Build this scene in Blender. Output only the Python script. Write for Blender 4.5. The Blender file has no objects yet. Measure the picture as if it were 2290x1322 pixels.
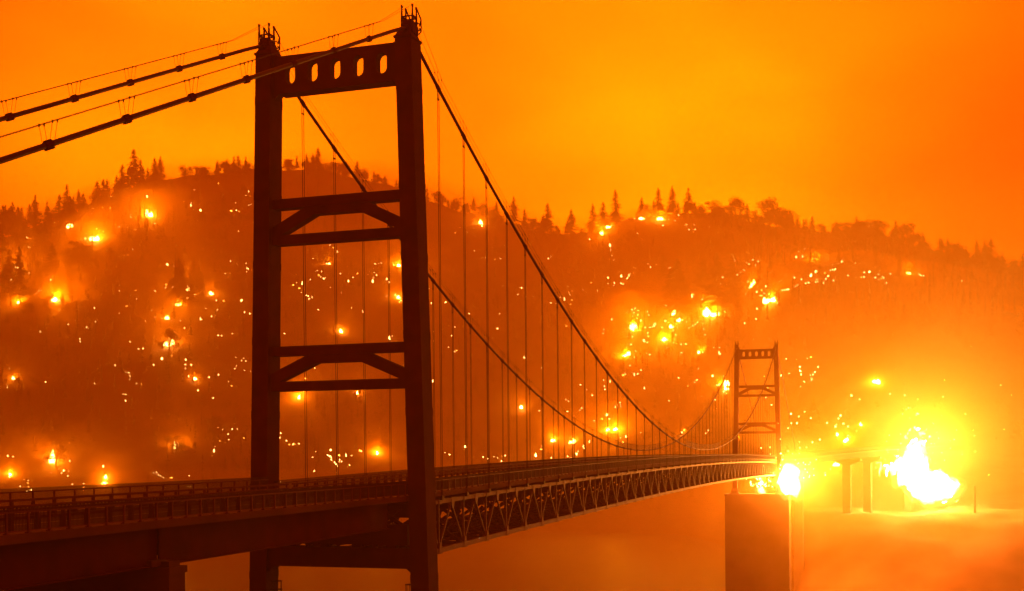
import bpy, bmesh, math, random
from mathutils import Vector, Matrix, Euler
from mathutils import noise as mnoise
SC = bpy.context.scene
COL = SC.collection
R = math.radians

# ------------------------------------------------------------------ camera
cam_d = bpy.data.cameras.new('camera')
cam = bpy.data.objects.new('camera', cam_d); COL.objects.link(cam); SC.camera = cam
F_PX = 2664.22; W_PX = 2290.0
cam_d.sensor_width = 36.0; cam_d.sensor_fit = 'HORIZONTAL'
cam_d.lens = 36.0*F_PX/W_PX
cam_d.shift_y = 0.160183
cam_d.clip_start = 0.5; cam_d.clip_end = 8000
CAM = Vector((-97.044556, -47.324009, 2.637266))
r3 = Vector((0.306291, -0.951894, -0.009102)); u3 = Vector((0.009157, -0.006615, 0.999936)); d2 = Vector((0.951894, 0.306355, -0.006691))
m = Matrix((r3, u3, -d2)).transposed().to_4x4(); m.translation = CAM
cam.matrix_world = m

# ------------------------------------------------------------------ sky: smoke lit from below by the fires
world = bpy.data.worlds.new('World'); SC.world = world; world.use_nodes = True
nt = world.node_tree; nt.nodes.clear(); N = nt.nodes.new; Lk = nt.links.new
out = N('ShaderNodeOutputWorld'); bg = N('ShaderNodeBackground'); Lk(bg.outputs[0], out.inputs[0])
tc = N('ShaderNodeTexCoord')
def mth(op, a, b=None, c=None, tree=None):
    t = tree or nt; n = t.nodes.new('ShaderNodeMath'); n.operation = op
    for i, q in enumerate((a, b, c)):
        if q is None: continue
        if isinstance(q, (int, float)): n.inputs[i].default_value = q
        else: t.links.new(q, n.inputs[i])
    return n.outputs[0]
def lobe(d, k, amp):
    d = Vector(d).normalized()
    n = N('ShaderNodeVectorMath'); n.operation = 'DOT_PRODUCT'; Lk(tc.outputs['Generated'], n.inputs[0]); n.inputs[1].default_value = d
    return mth('MULTIPLY', mth('EXPONENT', mth('MULTIPLY', mth('SUBTRACT', n.outputs['Value'], 1.0), k)), amp)
SKY_BASE = 0.68
total = None
# direction, tightness, amount
for d, k, a in [((.93,.28,.08),3.8,1.75), ((.956,.150,.225),75,5.0), ((.86,.56,.22),60,4.8), ((.985,-.03,.05),30,1.8), ((.87,.52,.10),30,1.2)]:
    l = lobe(d, k, a); total = l if total is None else mth('ADD', total, l)
nz = N('ShaderNodeTexNoise'); nz.inputs['Scale'].default_value = 2.6; nz.inputs['Detail'].default_value = 3.0; nz.inputs['Roughness'].default_value = .45
mp = N('ShaderNodeMapping'); mp.inputs['Scale'].default_value = (1, 1, 2.2); Lk(tc.outputs['Generated'], mp.inputs[0]); Lk(mp.outputs[0], nz.inputs['Vector'])
wob = mth('MULTIPLY_ADD', nz.outputs[0], 1.5, 0.25)
K = mth('ADD', mth('MULTIPLY', total, wob), SKY_BASE)
cmb = N('ShaderNodeCombineColor'); Lk(K, cmb.inputs[0])
Lk(mth('MULTIPLY', mth('POWER', K, 1.42), 0.085), cmb.inputs[1]); Lk(mth('MULTIPLY', K, 0.0004), cmb.inputs[2])
Lk(cmb.outputs[0], bg.inputs[0]); bg.inputs[1].default_value = 1.0
world.cycles.sampling_method = 'MANUAL'; world.cycles.sample_map_resolution = 512

SC.view_settings.view_transform = 'Standard'; SC.view_settings.look = 'None'
SC.view_settings.exposure = 0.0; SC.view_settings.gamma = 1.0
SC.render.engine = 'CYCLES'
SC.cycles.use_denoising = True; SC.cycles.denoiser = 'OPENIMAGEDENOISE'
SC.cycles.max_bounces = 3; SC.cycles.diffuse_bounces = 1; SC.cycles.glossy_bounces = 2; SC.cycles.volume_bounces = 0
SC.cycles.transparent_max_bounces = 24; SC.cycles.sample_clamp_indirect = 3.0
SC.cycles.use_light_tree = True

# light of the fires: point lights standing in the flames
FIRE_RGB = (1.0, .27, .004)
def fire_light(name, loc, power, radius, rgb=FIRE_RGB):
    l = bpy.data.lights.new(name, 'POINT'); l.energy = power; l.color = rgb; l.shadow_soft_size = radius
    o = bpy.data.objects.new(name, l); o.location = loc; COL.objects.link(o); return o
fire_light('fire_light', (337.5, -14.8, -7.0), 1.0e6, 3.0, (1, .25, .02))        # glare by the far pier, a lamp built as flames
fire_light('fire_light', (470, -58, 2.0), 1.15e6, 9.0, (1, .29, .035))
fire_light('fire_light', (452, -64, 6.0), 0.9e6, 9.0, (1, .27, .02))          # great blaze on the far bank
fire_light('fire_light', (356, 0.5, -9.0), 1.5e5, 1.5, (1, .15, .012))            # flames behind the far pier

# ------------------------------------------------------------------ helpers
def material(name, base, rough=.7, noise=0.0, nscale=1.0, bump=0.0, metal=0.0, spec=.3, rust=None):
    mt = bpy.data.materials.new(name); mt.use_nodes = True; t = mt.node_tree; b = t.nodes['Principled BSDF']
    b.inputs['Roughness'].default_value = rough; b.inputs['Metallic'].default_value = metal
    b.inputs['Specular IOR Level'].default_value = spec
    b.inputs['Base Color'].default_value = (*base, 1)
    if noise or bump:
        c = t.nodes.new('ShaderNodeTexCoord'); nn = t.nodes.new('ShaderNodeTexNoise'); nn.inputs['Scale'].default_value = nscale
        nn.inputs['Detail'].default_value = 7; t.links.new(c.outputs['Object'], nn.inputs['Vector'])
        if noise:
            rp = t.nodes.new('ShaderNodeValToRGB'); rp.color_ramp.elements[0].position = .3; rp.color_ramp.elements[1].position = .72
            lo = rust or tuple(v*(1-noise) for v in base)
            rp.color_ramp.elements[0].color = (*lo, 1); rp.color_ramp.elements[1].color = (*[v*(1+noise) for v in base], 1)
            t.links.new(nn.outputs[0], rp.inputs[0]); t.links.new(rp.outputs[0], b.inputs['Base Color'])
        if bump:
            bp = t.nodes.new('ShaderNodeBump'); bp.inputs['Strength'].default_value = bump; bp.inputs['Distance'].default_value = .3
            t.links.new(nn.outputs[0], bp.inputs['Height']); t.links.new(bp.outputs[0], b.inputs['Normal'])
    return mt
def glow(name, col, strength):
    mt = bpy.data.materials.new(name); mt.use_nodes = True; t = mt.node_tree; t.nodes.clear()
    e = t.nodes.new('ShaderNodeEmission'); o = t.nodes.new('ShaderNodeOutputMaterial'); ad = t.nodes.new('ShaderNodeAddShader'); tr = t.nodes.new('ShaderNodeBsdfTransparent')   # flames do not block light
    t.links.new(e.outputs[0], ad.inputs[0]); t.links.new(tr.outputs[0], ad.inputs[1]); t.links.new(ad.outputs[0], o.inputs[0])
    e.inputs[0].default_value = (*col, 1); e.inputs[1].default_value = strength
    mt.cycles.emission_sampling = 'NONE'
    return mt
M = dict(
    steel=material('painted_steel', (.066,.006,.004), .8, .35, .6, .05, spec=.1),
    truss=material('truss_steel_lit', (.12,.032,.014), .6, .3, .6, .05, spec=.25),  # same paint as the towers, lightened to stand in for light on it
    cable=material('cable_wrap', (.06,.017,.010), .55, .2, 3.0, .1, spec=.2),
    wire=material('wire_rope', (.035,.015,.01), .6, .1, 5.0, spec=.2),
    concrete=material('pier_concrete', (.10,.055,.04), .85, .45, .16, .3),
    asphalt=material('asphalt', (.05,.045,.045), .9, .25, 1.5, .1),
    rail=material('weathered_rail', (.11,.026,.012), .6, .25, 2.0, .05, spec=.25),
    bark=material('bark', (.05,.035,.025), .9, .3, .5),
    leaf=material('conifer_needles', (.014,.010,.006), .85, .3, .15),
    leaf2=material('oak_leaves', (.03,.022,.012), .85, .3, .15),
    ground=material('ashen_hillside', (.16,.09,.05), .95, .6, .04, .6),
    flame=glow('flame', (1.0,.52,.11), 26.0), ember=glow('ember', (1.0,.5,.11), 15.0), ember2=glow('ember_dull', (1.0,.34,.03), 7.0),
    fringe=glow('flame_fringe', (1.0,.33,.04), 5.0),
)
# water: fine ripples stretched across the view
wt = material('lake_water', (.010,.009,.008), .42, spec=.28); M['water'] = wt
t = wt.node_tree; b = t.nodes['Principled BSDF']; c = t.nodes.new('ShaderNodeTexCoord'); nn = t.nodes.new('ShaderNodeTexNoise')
nn.inputs['Scale'].default_value = .35; nn.inputs['Detail'].default_value = 6; t.links.new(c.outputs['Object'], nn.inputs['Vector'])
bp = t.nodes.new('ShaderNodeBump'); bp.inputs['Strength'].default_value = .22; bp.inputs['Distance'].default_value = .4
t.links.new(nn.outputs[0], bp.inputs['Height']); t.links.new(bp.outputs[0], b.inputs['Normal'])

class MB:
    """collects shapes and links them as ONE mesh object"""
    def __init__(s): s.v = []; s.f = []
    def add(s, vs, fs):
        k = len(s.v); s.v += [tuple(q) for q in vs]; s.f += [tuple(i+k for i in f) for f in fs]
    def box(s, x0, x1, y0, y1, z0, z1): s.hexa([(x0,y0,z0),(x1,y0,z0),(x1,y1,z0),(x0,y1,z0)], [(x0,y0,z1),(x1,y0,z1),(x1,y1,z1),(x0,y1,z1)])
    def hexa(s, lo, hi): s.add(list(lo)+list(hi), [(3,2,1,0),(4,5,6,7),(0,1,5,4),(1,2,6,5),(2,3,7,6),(3,0,4,7)])
    def bar(s, a, b, w, h, up=(0,0,1)):
        """rectangular bar a->b, w across, h along up"""
        a = Vector(a); b = Vector(b); d = (b-a).normalized(); up = Vector(up)
        if abs(d.dot(up)) > .98: up = Vector((1,0,0))
        sd = d.cross(up).normalized(); u = sd.cross(d)
        q = [(-w/2,-h/2),(w/2,-h/2),(w/2,h/2),(-w/2,h/2)]
        s.hexa([a+sd*i+u*j for i, j in q], [b+sd*i+u*j for i, j in q])
    def tube(s, pts, r, n=8, caps=True):
        pts = [Vector(p) for p in pts]; rings = []
        for i, p in enumerate(pts):
            d = (pts[min(i+1,len(pts)-1)]-pts[max(i-1,0)]).normalized()
            ref = Vector((0,0,1)) if abs(d.z) < .9 else Vector((1,0,0))
            a = d.cross(ref).normalized(); bb = a.cross(d); rr = r[i] if isinstance(r, (list, tuple)) else r
            rings.append([p+a*math.cos(2*math.pi*k/n)*rr+bb*math.sin(2*math.pi*k/n)*rr for k in range(n)])
        vs = [v for g in rings for v in g]; fs = []
        for i in range(len(pts)-1):
            for k in range(n): fs.append((i*n+k, i*n+(k+1)%n, (i+1)*n+(k+1)%n, (i+1)*n+k))
        if caps: fs.append(tuple(range(n))[::-1]); fs.append(tuple(range((len(pts)-1)*n, len(pts)*n)))
        s.add(vs, fs)
    def prism(s, poly, x0, x1):
        """polygon in (y, z) between x0 and x1"""
        n = len(poly); s.add([(x0,y,z) for y, z in poly]+[(x1,y,z) for y, z in poly],
              [tuple(range(n)), tuple(range(2*n-1, n-1, -1))]+[(i, (i+1)%n, n+(i+1)%n, n+i)[::-1] for i in range(n)])
    def build(s, name, mat, parent=None, smooth=False):
        me = bpy.data.meshes.new(name); me.from_pydata(s.v, [], s.f)
        bm = bmesh.new(); bm.from_mesh(me); bmesh.ops.recalc_face_normals(bm, faces=bm.faces); bm.to_mesh(me); bm.free()
        me.materials.append(mat)
        if smooth: me.polygons.foreach_set('use_smooth', [True]*len(me.polygons))
        o = bpy.data.objects.new(name, me); COL.objects.link(o)
        if parent: o.parent = parent
        return o
def empty(name, loc=(0,0,0)):
    o = bpy.data.objects.new(name, None); o.location = loc; o.empty_display_size = .5; COL.objects.link(o); return o
def tag(o, label, cat, group=None, kind=None):
    o['label'] = label; o['category'] = cat
    if group: o['group'] = group
    if kind: o['kind'] = kind
    return o
def copy(o, parent=None):
    c = o.copy(); COL.objects.link(c)
    if parent is not None: c.parent = parent
    return c

def flame_volume(name, col, strength):     # glowing gas: thin at the edges, blinding through its depth
    mt = bpy.data.materials.new(name); mt.use_nodes = True; t = mt.node_tree; t.nodes.clear()
    v = t.nodes.new('ShaderNodeEmission'); o = t.nodes.new('ShaderNodeOutputMaterial'); t.links.new(v.outputs[0], o.inputs['Volume'])
    v.inputs[0].default_value = (*col, 1); v.inputs[1].default_value = strength; return mt
M['blaze'] = flame_volume('blaze_flame', (1.0,.5,.2), 3.2); M['blaze_halo'] = flame_volume('blaze_fringe', (1.0,.36,.06), .22)

# ------------------------------------------------------------------ terrain height
def lerp_tab(t, v):
    if v <= t[0][0]: return t[0][1]
    for (a, b), (c, d) in zip(t, t[1:]):
        if v <= c: 
            k = (v-a)/(c-a); k = k*k*(3-2*k)*.5+k*.5
            return b+(d-b)*k
    return t[-1][1]
OX, OY = -97.0, -47.0
# bearing (degrees, anticlockwise from the bridge axis) -> distance of the far shore, and of the ridge, and tan of ridge elevation
SHORE = [(-60,400),(-20,410),(-5,425),(1,430),(4,450),(5.5,560),(7,760),(10,900),(20,950),(42,950),(80,900),(110,700)]
BANK = [(-60,34),(5.0,34),(7.5,0)]
RIDGE_D = [(-60,1250),(-6,1320),(10,1400),(25,1450),(45,1400),(110,1200)]
def _e(u, v): return (17.84-math.degrees(math.atan((u-1145)/2664.)), (1022-8.5*u/1145.-v)/2664.)
RIDGE_E = sorted([(-60,.11),(-12,.13)]+[_e(u,v) for u, v in [(2290,640),(2150,606),(2050,580),(1950,545),(1850,540),(1750,522),(1650,504),(1560,490),(1480,486),(1420,492),(1340,522),(1250,528),(1150,502),(1050,478),(950,450),(850,412),(720,388),(560,398),(450,414),(350,430),(250,470),(150,522),(0,572)]]+[(60,.15),(110,.12)])
def ground_z(x, y):
    dx, dy = x-OX, y-OY; r = math.hypot(dx, dy); ph = math.degrees(math.atan2(dy, dx))
    if abs(ph) > 112: ph = 112 if ph > 0 else -60
    rs = lerp_tab(SHORE, ph); rr = lerp_tab(RIDGE_D, ph); zr = 2.6+lerp_tab(RIDGE_E, ph)*rr
    bk = lerp_tab(BANK, ph)
    t = (r-rs)/(120. if ph < 5 else 45.); 
    if t <= 0: return -60+t*12
    k = min(1, t); k = k*k*(3-2*k)
    z = -60+bk*k
    s = (r-rs)/(rr-rs); s0 = min(s, 1)
    base = -60+bk
    z += (zr-base)*(s0**1.05)*(1 if bk < 1 else max(0, min(1, (r-rs-175)/260.))**.8)
    nk = 1 if bk < 1 else .3+.7*max(0, min(1, (r-rs-170)/150.))
    n = 7*math.sin(x*.021+1.3*math.sin(y*.013))+5*math.sin(y*.027+x*.011+2)+2.5*math.sin(x*.06-y*.043)+1.5*math.sin(x*.11+y*.13+1)
    z += nk*n*min(1, s0*5)*(1-s0)**.35 if s0 < 1 else 0
    if s > 1: z = zr-(r-rr)*.25
    return z

# ------------------------------------------------------------------ ground, water
def terrain(name, phis, rs):
    vs = []; fs = []; n = len(phis)
    for r in rs:
        for p in phis:
            a = math.radians(p); x = OX+r*math.cos(a); y = OY+r*math.sin(a); z = ground_z(x, y)
            z += (3.0*mnoise.noise(Vector((x*.03, y*.03, 1)))+1.6*mnoise.noise(Vector((x*.09, y*.09, 5))))*(max(0, min(1, (r-960)/60.)) if p > 6 else max(0, min(1, (r-440)/60.)))
            vs.append((x, y, z))
    for i in range(len(rs)-1):
        for k in range(n-1): fs.append((i*n+k, i*n+k+1, (i+1)*n+k+1, (i+1)*n+k))
    b = MB(); b.add(vs, fs); return b.build(name, M['ground'], smooth=True)
o = terrain('hillside', [-58+i*.42 for i in range(370)], [396+i*7 for i in range(0, 180)]+[1660, 1720, 1800]); o['kind'] = 'structure'
b = MB()   # near bank under the camera, falling to the lake
xs = [-240+i*10 for i in range(22)]; ys = [-300+i*12 for i in range(48)]
def near_z(x, y):
    t = max(0, (x+93)/60.0); z = -.2-2.2*t-58*min(1, max(0, t-.2)/1.2)**1.1 if t > 0 else -.2
    g = max(0, 1-abs(y)/16.0); z = min(z, 1.0) if g == 0 else min(z, -1.9-2*min(1, t))   # cut for the road
    return max(z, -66)+.5*mnoise.noise(Vector((x*.08, y*.08, 0)))
b.add([(x, y, near_z(x, y)) for y in ys for x in xs], [(j*22+i, j*22+i+1, (j+1)*22+i+1, (j+1)*22+i) for j in range(47) for i in range(21)])
o = b.build('near_bank', M['ground'], smooth=True); o['kind'] = 'structure'
b = MB(); b.add([(-240,-1100,-60),(1700,-1100,-60),(1700,1500,-60),(-240,1500,-60)], [(0,1,2,3)])
o = b.build('lake_water', M['water']); o['kind'] = 'structure'

# ------------------------------------------------------------------ the suspension bridge
L = 338.0; NP = 50; P = L/NP; WT, TAP, H0, LA, LA2, LB = 14.453, .023, 21.78, 1.578, .0036, 2.267
ZS, SAG, WK = 39.43, 36.77, 14.05
DECK = -1.25                       # road level at the towers
def cam_z(x): t = x/L; return 1.45*4*t*(1-t) if 0 < t < 1 else 0.0
def zcab(x): t = x/L; return ZS-4*SAG*t*(1-t)
bridge = empty('suspension_bridge'); tag(bridge, 'long dark suspension bridge with two portal towers and a deck stiffening truss, spanning the lake', 'bridge')

def stadium(cy, cz, w, h, n=7):
    pts = []
    for k in range(n+1): a = math.pi*k/n; pts.append((cy+w/2*math.cos(a), cz+(h-w)/2+w/2*math.sin(a)))
    for k in range(n+1): a = math.pi+math.pi*k/n; pts.append((cy+w/2*math.cos(a), cz-(h-w)/2+w/2*math.sin(a)))
    return pts
def portal_mesh(x0, x1, outline, holes):
    bm = bmesh.new(); edges = []
    for loop in [outline]+holes:
        vs = [bm.verts.new((x0, y, z)) for y, z in loop]
        for i in range(len(vs)): edges.append(bm.edges.new((vs[i], vs[(i+1)%len(vs)])))
    bmesh.ops.triangle_fill(bm, use_beauty=True, use_dissolve=False, edges=edges)
    ext = bmesh.ops.extrude_face_region(bm, geom=bm.faces[:])
    bmesh.ops.translate(bm, vec=(x1-x0, 0, 0), verts=[q for q in ext['geom'] if isinstance(q, bmesh.types.BMVert)])
    bmesh.ops.recalc_face_normals(bm, faces=bm.faces)
    return bm
def yc(z): return (WT+2*TAP*(H0-z))/2
def wa(z): return LA+LA2*(H0-z)
def yin(z): return yc(z)-wa(z)/2
def make_tower():
    T = empty('tower'); T.parent = bridge
    for s in (1, -1):
        b = MB()
        def sec(z, dx=0, k=1.0): 
            c = s*yc(z); w = wa(z)*k/2+dx; l = LB*k/2+dx
            return [(-l,c-w,z),(l,c-w,z),(l,c+w,z),(-l,c+w,z)]
        b.hexa(sec(-12.2), sec(38.75))
        for z in (34.6, 26.0, 19.8, 12.9, 6.2, -.4, -8.4): b.hexa(sec(z-.35, .02), sec(z+.35, .02))     # bolted splices
        b.hexa(sec(-13.4, .35), sec(-12.2, .35)); b.hexa(sec(-12.2, .35), sec(-11.2, .02))               # foot
        b.hexa(sec(38.75, .09), sec(38.95, .09)); 
        top = [(q[0]*.58, s*yc(39.8)+(q[1]-s*yc(38.95))*.72, 39.62) for q in sec(38.95)]
        b.hexa(sec(38.95), top)
        leg = b.build('leg', M['steel'], T)
        b = MB(); y = s*WK/2                                                                              # saddle housing
        b.box(-.66, .66, y-.56, y+.56, 39.3, 40.05)
        b.prism([(y-.50,40.05),(y+.50,40.05),(y+.40,40.42),(y-.40,40.42)], -.60, .60)
        b.bar((-.62,y,39.72),(-1.1,y,39.52),.55,.5); b.bar((.62,y,39.55),(1.15,y,38.95),.62,.6)
        b.build('cable_saddle', M['steel'], T)
        b = MB(); w = .07                                                                                 # rope stands on the saddle
        for yy in (y-.5, y+.5):
            for xx in (-.55, .35):
                b.bar((xx-.16,yy,40.05),(xx-.02,yy,41.62),w,.1); b.bar((xx+.16,yy,40.05),(xx+.02,yy,41.62),w,.1)
                b.box(xx-.12,xx+.12,yy-.06,yy+.06,41.5,41.72)
            b.bar((-.55,yy,40.72),(.35,yy,40.72),w,.24); b.bar((.45,yy,41.62),(1.45,yy,41.02),w,.16)
            b.bar((1.45,yy,41.05),(1.42,yy,39.9),w,.12); b.bar((1.42,yy,41.0),(1.05,yy,40.3),w,.1); b.bar((.6,yy,40.45),(1.42,yy,40.5),w,.08)
            b.bar((1.42,yy,40.0),(1.0,yy,39.6),w,.1); b.bar((1.0,yy,40.1),(1.45,yy,40.1),w,.08)
        for xx in (-.55, .35, 1.43):
            b.bar((xx,y-.5,40.72 if xx < 1 else 40.1),(xx,y+.5,40.72 if xx < 1 else 40.1),.1,.1)
        b.build('rope_stand', M['steel'], T)
        b = MB()                                                                                          # ladder with its cage on the inner face
        yi = s*(yin(-10)-.02)
        for q in (-.25, .25): b.tube([(q,yi-s*.25,-12.2),(q,yi-s*.25,-8.9)],.03,5)
        for k in range(9): b.tube([(-.25,yi-s*.25,-12+k*.36),(.25,yi-s*.25,-12+k*.36)],.02,4)
        for z in (-9.0, -9.75, -10.5, -11.3): b.tube([(-.3,yi,z),(-.33,yi-s*.7,z),(-.15,yi-s*.95,z),(.15,yi-s*.95,z),(.33,yi-s*.7,z),(.3,yi,z)],.035,5)
        for q, e in ((-.33,.7),(0,.95),(.33,.7)): b.tube([(q,yi-s*e,-11.4),(q,yi-s*e,-8.95)],.03,4)
        b.build('caged_ladder', M['wire'], T)
    # portal strut with five slots
    zb, zt = 35.2, 38.62; yb, yt = yin(zb), yin(zt)-.003
    ol = [(-yin(34.75)+.0,34.75),(-yb+.5,zb),(yb-.5,zb),(yin(34.75),34.75)]
    ol += [(yin(39.0),39.0)]+[(yin(39.0)-.42*k/4-.05, 39.0-(39.0-zt)*(1-(1-k/4)**2)) for k in range(0,5)]
    ol += [(-q[0], q[1]) for q in reversed(ol[4:])]
    bm = portal_mesh(-.45, .45, ol, [stadium(y, 36.95, 1.0, 1.85) for y in (-4.5,-2.25,0,2.25,4.5)])
    me = bpy.data.meshes.new('portal_strut'); bm.to_mesh(me); bm.free(); me.materials.append(M['steel'])
    po = bpy.data.objects.new('portal_strut', me); COL.objects.link(po); po.parent = T
    b = MB(); b.box(-.72,.72,-yb+.6,yb-.6,zb-.05,zb+.14); b.build('flange', M['steel'], po)
    for zt, zb, t in ((25.69,21.56,.86),(12.35,8.30,.86)):          # two cross frames
        b = MB(); yt, yb = yin(zt-.4), yin(zb+.4)
        b.prism([(-yt,zt-t),(yt,zt-t),(yt,zt),(-yt,zt)], -.55, .55)
        b.prism([(-yb,zb),(yb,zb),(yb,zb+t),(-yb,zb+t)], -.55, .55)
        g = zt-t-.72; k = 2.15
        b.prism([(-k,g),(k,g),(k+.95,zt-t-.01),(-k-.95,zt-t-.01)], -.5, .5)
        for s in (1, -1): b.prism([(s*k,g),(s*(k+.95),zt-t-.01),(s*(yb),zb+t+.75),(s*yb,zb+t-.05),(s*(yb-.7),zb+t-.05)], -.5, .5)
        b.build('cross_frame', M['steel'], T)
    b = MB(); b.box(-.8,.8,-yin(-6),yin(-6),-7.54,-5.76)
    for s in (1, -1): b.prism([(s*(yin(-7.6)-.01),-8.05),(s*(yin(-7.6)-.6),-7.56),(s*(yin(-7.6)-.01),-7.56)], -.6, .6)
    b.build('lower_strut', M['steel'], T)
    b = MB(); b.box(-.6,.6,-6.6,6.6,-5.5,-3.72)                       # bearing beam and the little frame over and under it
    for s in (1, -1):
        b.bar((0,s*5.6,-3.74),(0,s*3.9,-2.25),.3,.26); b.bar((0,s*3.9,-3.74),(0,s*5.6,-2.25),.3,.26); b.bar((0,s*2.9,-3.74),(0,s*2.9,-2.2),.3,.4)
        b.bar((0,s*1.2,-3.74),(0,s*2.6,-2.25),.3,.3)
        b.box(-.3,.3,s*4.9-.5,s*4.9+.5,-5.76,-5.5); b.box(-.3,.3,s*1.6-.5,s*1.6+.5,-5.76,-5.5); b.box(-.3,.3,s*3.3-.15,s*3.3+.15,-5.76,-5.5)
    b.build('bearing_beam', M['steel'], T)
    b = MB()                                                          # concrete pier under the legs
    zt = -13.4
    b.box(-3.2,5,-11.3,11.3,-72,zt-.5); b.box(-3.35,5.15,-11.45,11.45,zt-.5,zt)
    for k in range(12): b.box(-3.23,5.03,-11.33,11.33,zt-4.6-4.2*k,zt-4.48-4.2*k)     # pour joints
    for s in (1, -1): b.box(-2,2,s*8.1-1.7,s*8.1+1.7,zt,zt+.35)
    pr = b.build('pier', M['concrete'], T)
    b = MB()
    for s in (1, -1):
        b.tube([(-3.1,-11.2,zt+1.1),(-3.1,11.2,zt+1.1)],.035,4); b.tube([(-3.1,-11.2,zt+.6),(-3.1,11.2,zt+.6)],.03,4)
    for k in range(12): b.tube([(-3.1,-11.2+k*22.4/11,zt),(-3.1,-11.2+k*22.4/11,zt+1.15)],.035,4)
    b.build('handrail', M['wire'], pr)
    return T
tower = make_tower()
tower2 = copy(tower); tower2.location = (L,0,0); tower2['label'] = 'hazy far tower on its broad concrete pier beside the white glare'
tower['label'] = 'near tower, very dark, rising past the road'
for ch in list(tower.children):
    c = copy(ch, tower2)
    for g in ch.children: copy(g, c)

# cables, clamps, hand ropes, hangers
SL = .4635                                                            # slope of the side spans
def zside(x): return ZS+.66-SL*(-x) if x < 0 else ZS+.66-SL*(x-L)
def clamp_mesh(th):
    b = MB(); d = Vector((math.cos(th),0,math.sin(th))); u = Vector((-math.sin(th),0,math.cos(th)))
    b.tube([-d*.34,-d*.3,d*.3,d*.34],[.17,.2,.2,.17],10); b.bar(-d*.27+u*.19,d*.27+u*.19,.12,.1,u); b.bar(-d*.34-u*.19,d*.34-u*.19,.16,.11,u)
    return b
for s in (1, -1):
    y = s*WK/2
    b = MB(); pts = [(x,y,zside(x)) for x in (-88,-70,-50,-30,-15,-4)]+[(-.9,y,zside(-.9)-.06),(0,y,ZS+.22),(1.1,y,zcab(1.1)+.04)]
    pts += [(L*i/120,y,zcab(L*i/120)) for i in range(2,119)]+[(L-1.1,y,zcab(L-1.1)+.04),(L,y,ZS+.22),(L+.9,y,zside(L+.9)-.06)]+[(x,y,zside(x)) for x in (L+4,L+20,L+50,L+86)]
    b.tube(pts, .155, 10); cb = b.build('main_cable', M['cable'], bridge, True)
    b = MB()                                                          # hand ropes with their short V wires
    for q in (-.15, .15):
        b.tube([(x,y+q,zside(x)+1.12) for x in (-88,-60,-30,-6)]+[(-.5,y+q*2,41.62)], .017, 4)
        n = 90; b.tube([(1.5,y+q*2,41.0)]+[(L*i/n,y+q,zcab(L*i/n)+1.12) for i in range(2,n-1)]+[(L-1.5,y+q*2,41.0)], .017, 4)
        b.tube([(L+.5,y+q*2,41.62)]+[(L+x,y+q,zside(L+x)+1.12) for x in (6,30,60,84)], .017, 4)
    def vwire(x, f, h):
        for e in (-.5, .5):
            for q in (-.15, .15):
                b.tube([(x+e*.6,y+q,f(x+e*.6)+.2),(x+e,y+q,f(x+e)+h)], .014, 3); b.tube([(x+e,y+q,f(x+e)+h-.12),(x+e,y+q,f(x+e)+h+.04)], [.03,.06], 5)
    so = 2.1 if s < 0 else 1.3; side = [-so-6.44*k for k in range(1,13)]; side2 = [L+so+6.44*k for k in range(1,13)]
    for x in side+side2: vwire(x, zside, 1.12)
    for k in range(1, NP): vwire(P*k, zcab, 1.12)
    b.build('hand_rope', M['wire'], cb)
    first = None
    for x in side[:8]+side2[:8]:
        if first is None: cm = clamp_mesh(math.atan(SL)); first = cm.build('cable_clamp', M['steel'], cb)
        else: first = copy(first, cb)
        first.location = (x, y, zside(x)); first.rotation_euler = (0, 0, 0 if x < 0 else math.pi)
    for k in range(1, NP):
        x = P*k; zc = zcab(x); zb = -1.9+cam_z(x); b = MB()
        for e in (-.18, .18): b.tube([(e,0,zc-.25),(e,0,zb)], .028, 5)
        if zc-zb > 3: b.box(-.24,.24,-.05,.05,zc-1.12,zc-1.02); b.bar((-.2,0,zc-.3),(-.17,0,zc-1.0),.06,.06); b.bar((.2,0,zc-.3),(.17,0,zc-1.0),.06,.06)
        b.box(-.26,.26,-.13,.13,zb-.05,zb+.35)
        h = b.build('hanger', M['wire'], bridge); h.location = (x, y, 0)
        th = math.atan(-4*SAG/L*(1-2*x/L)); c = clamp_mesh(th).build('cable_clamp', M['steel'], h); c.location = (0,0,zc)
    b = MB()                                                          # guard net on the low part of the cable
    for k in range(150):
        x = 143+k*.32
        for q in (-.15, .15): b.add([(x-.02,y+q,zcab(x)+.1),(x+.02,y+q,zcab(x)+.1),(x+.02,y+q,zcab(x)+1.1),(x-.02,y+q,zcab(x)+1.1)], [(0,1,2,3)])
    for q in (-.15, .15):
        for hh in (.35, .6, .85): b.tube([(143+i*3,y+q,zcab(143+i*3)+hh) for i in range(17)], .018, 4)
    b.build('guard_net', M['wire'], cb)
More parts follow.
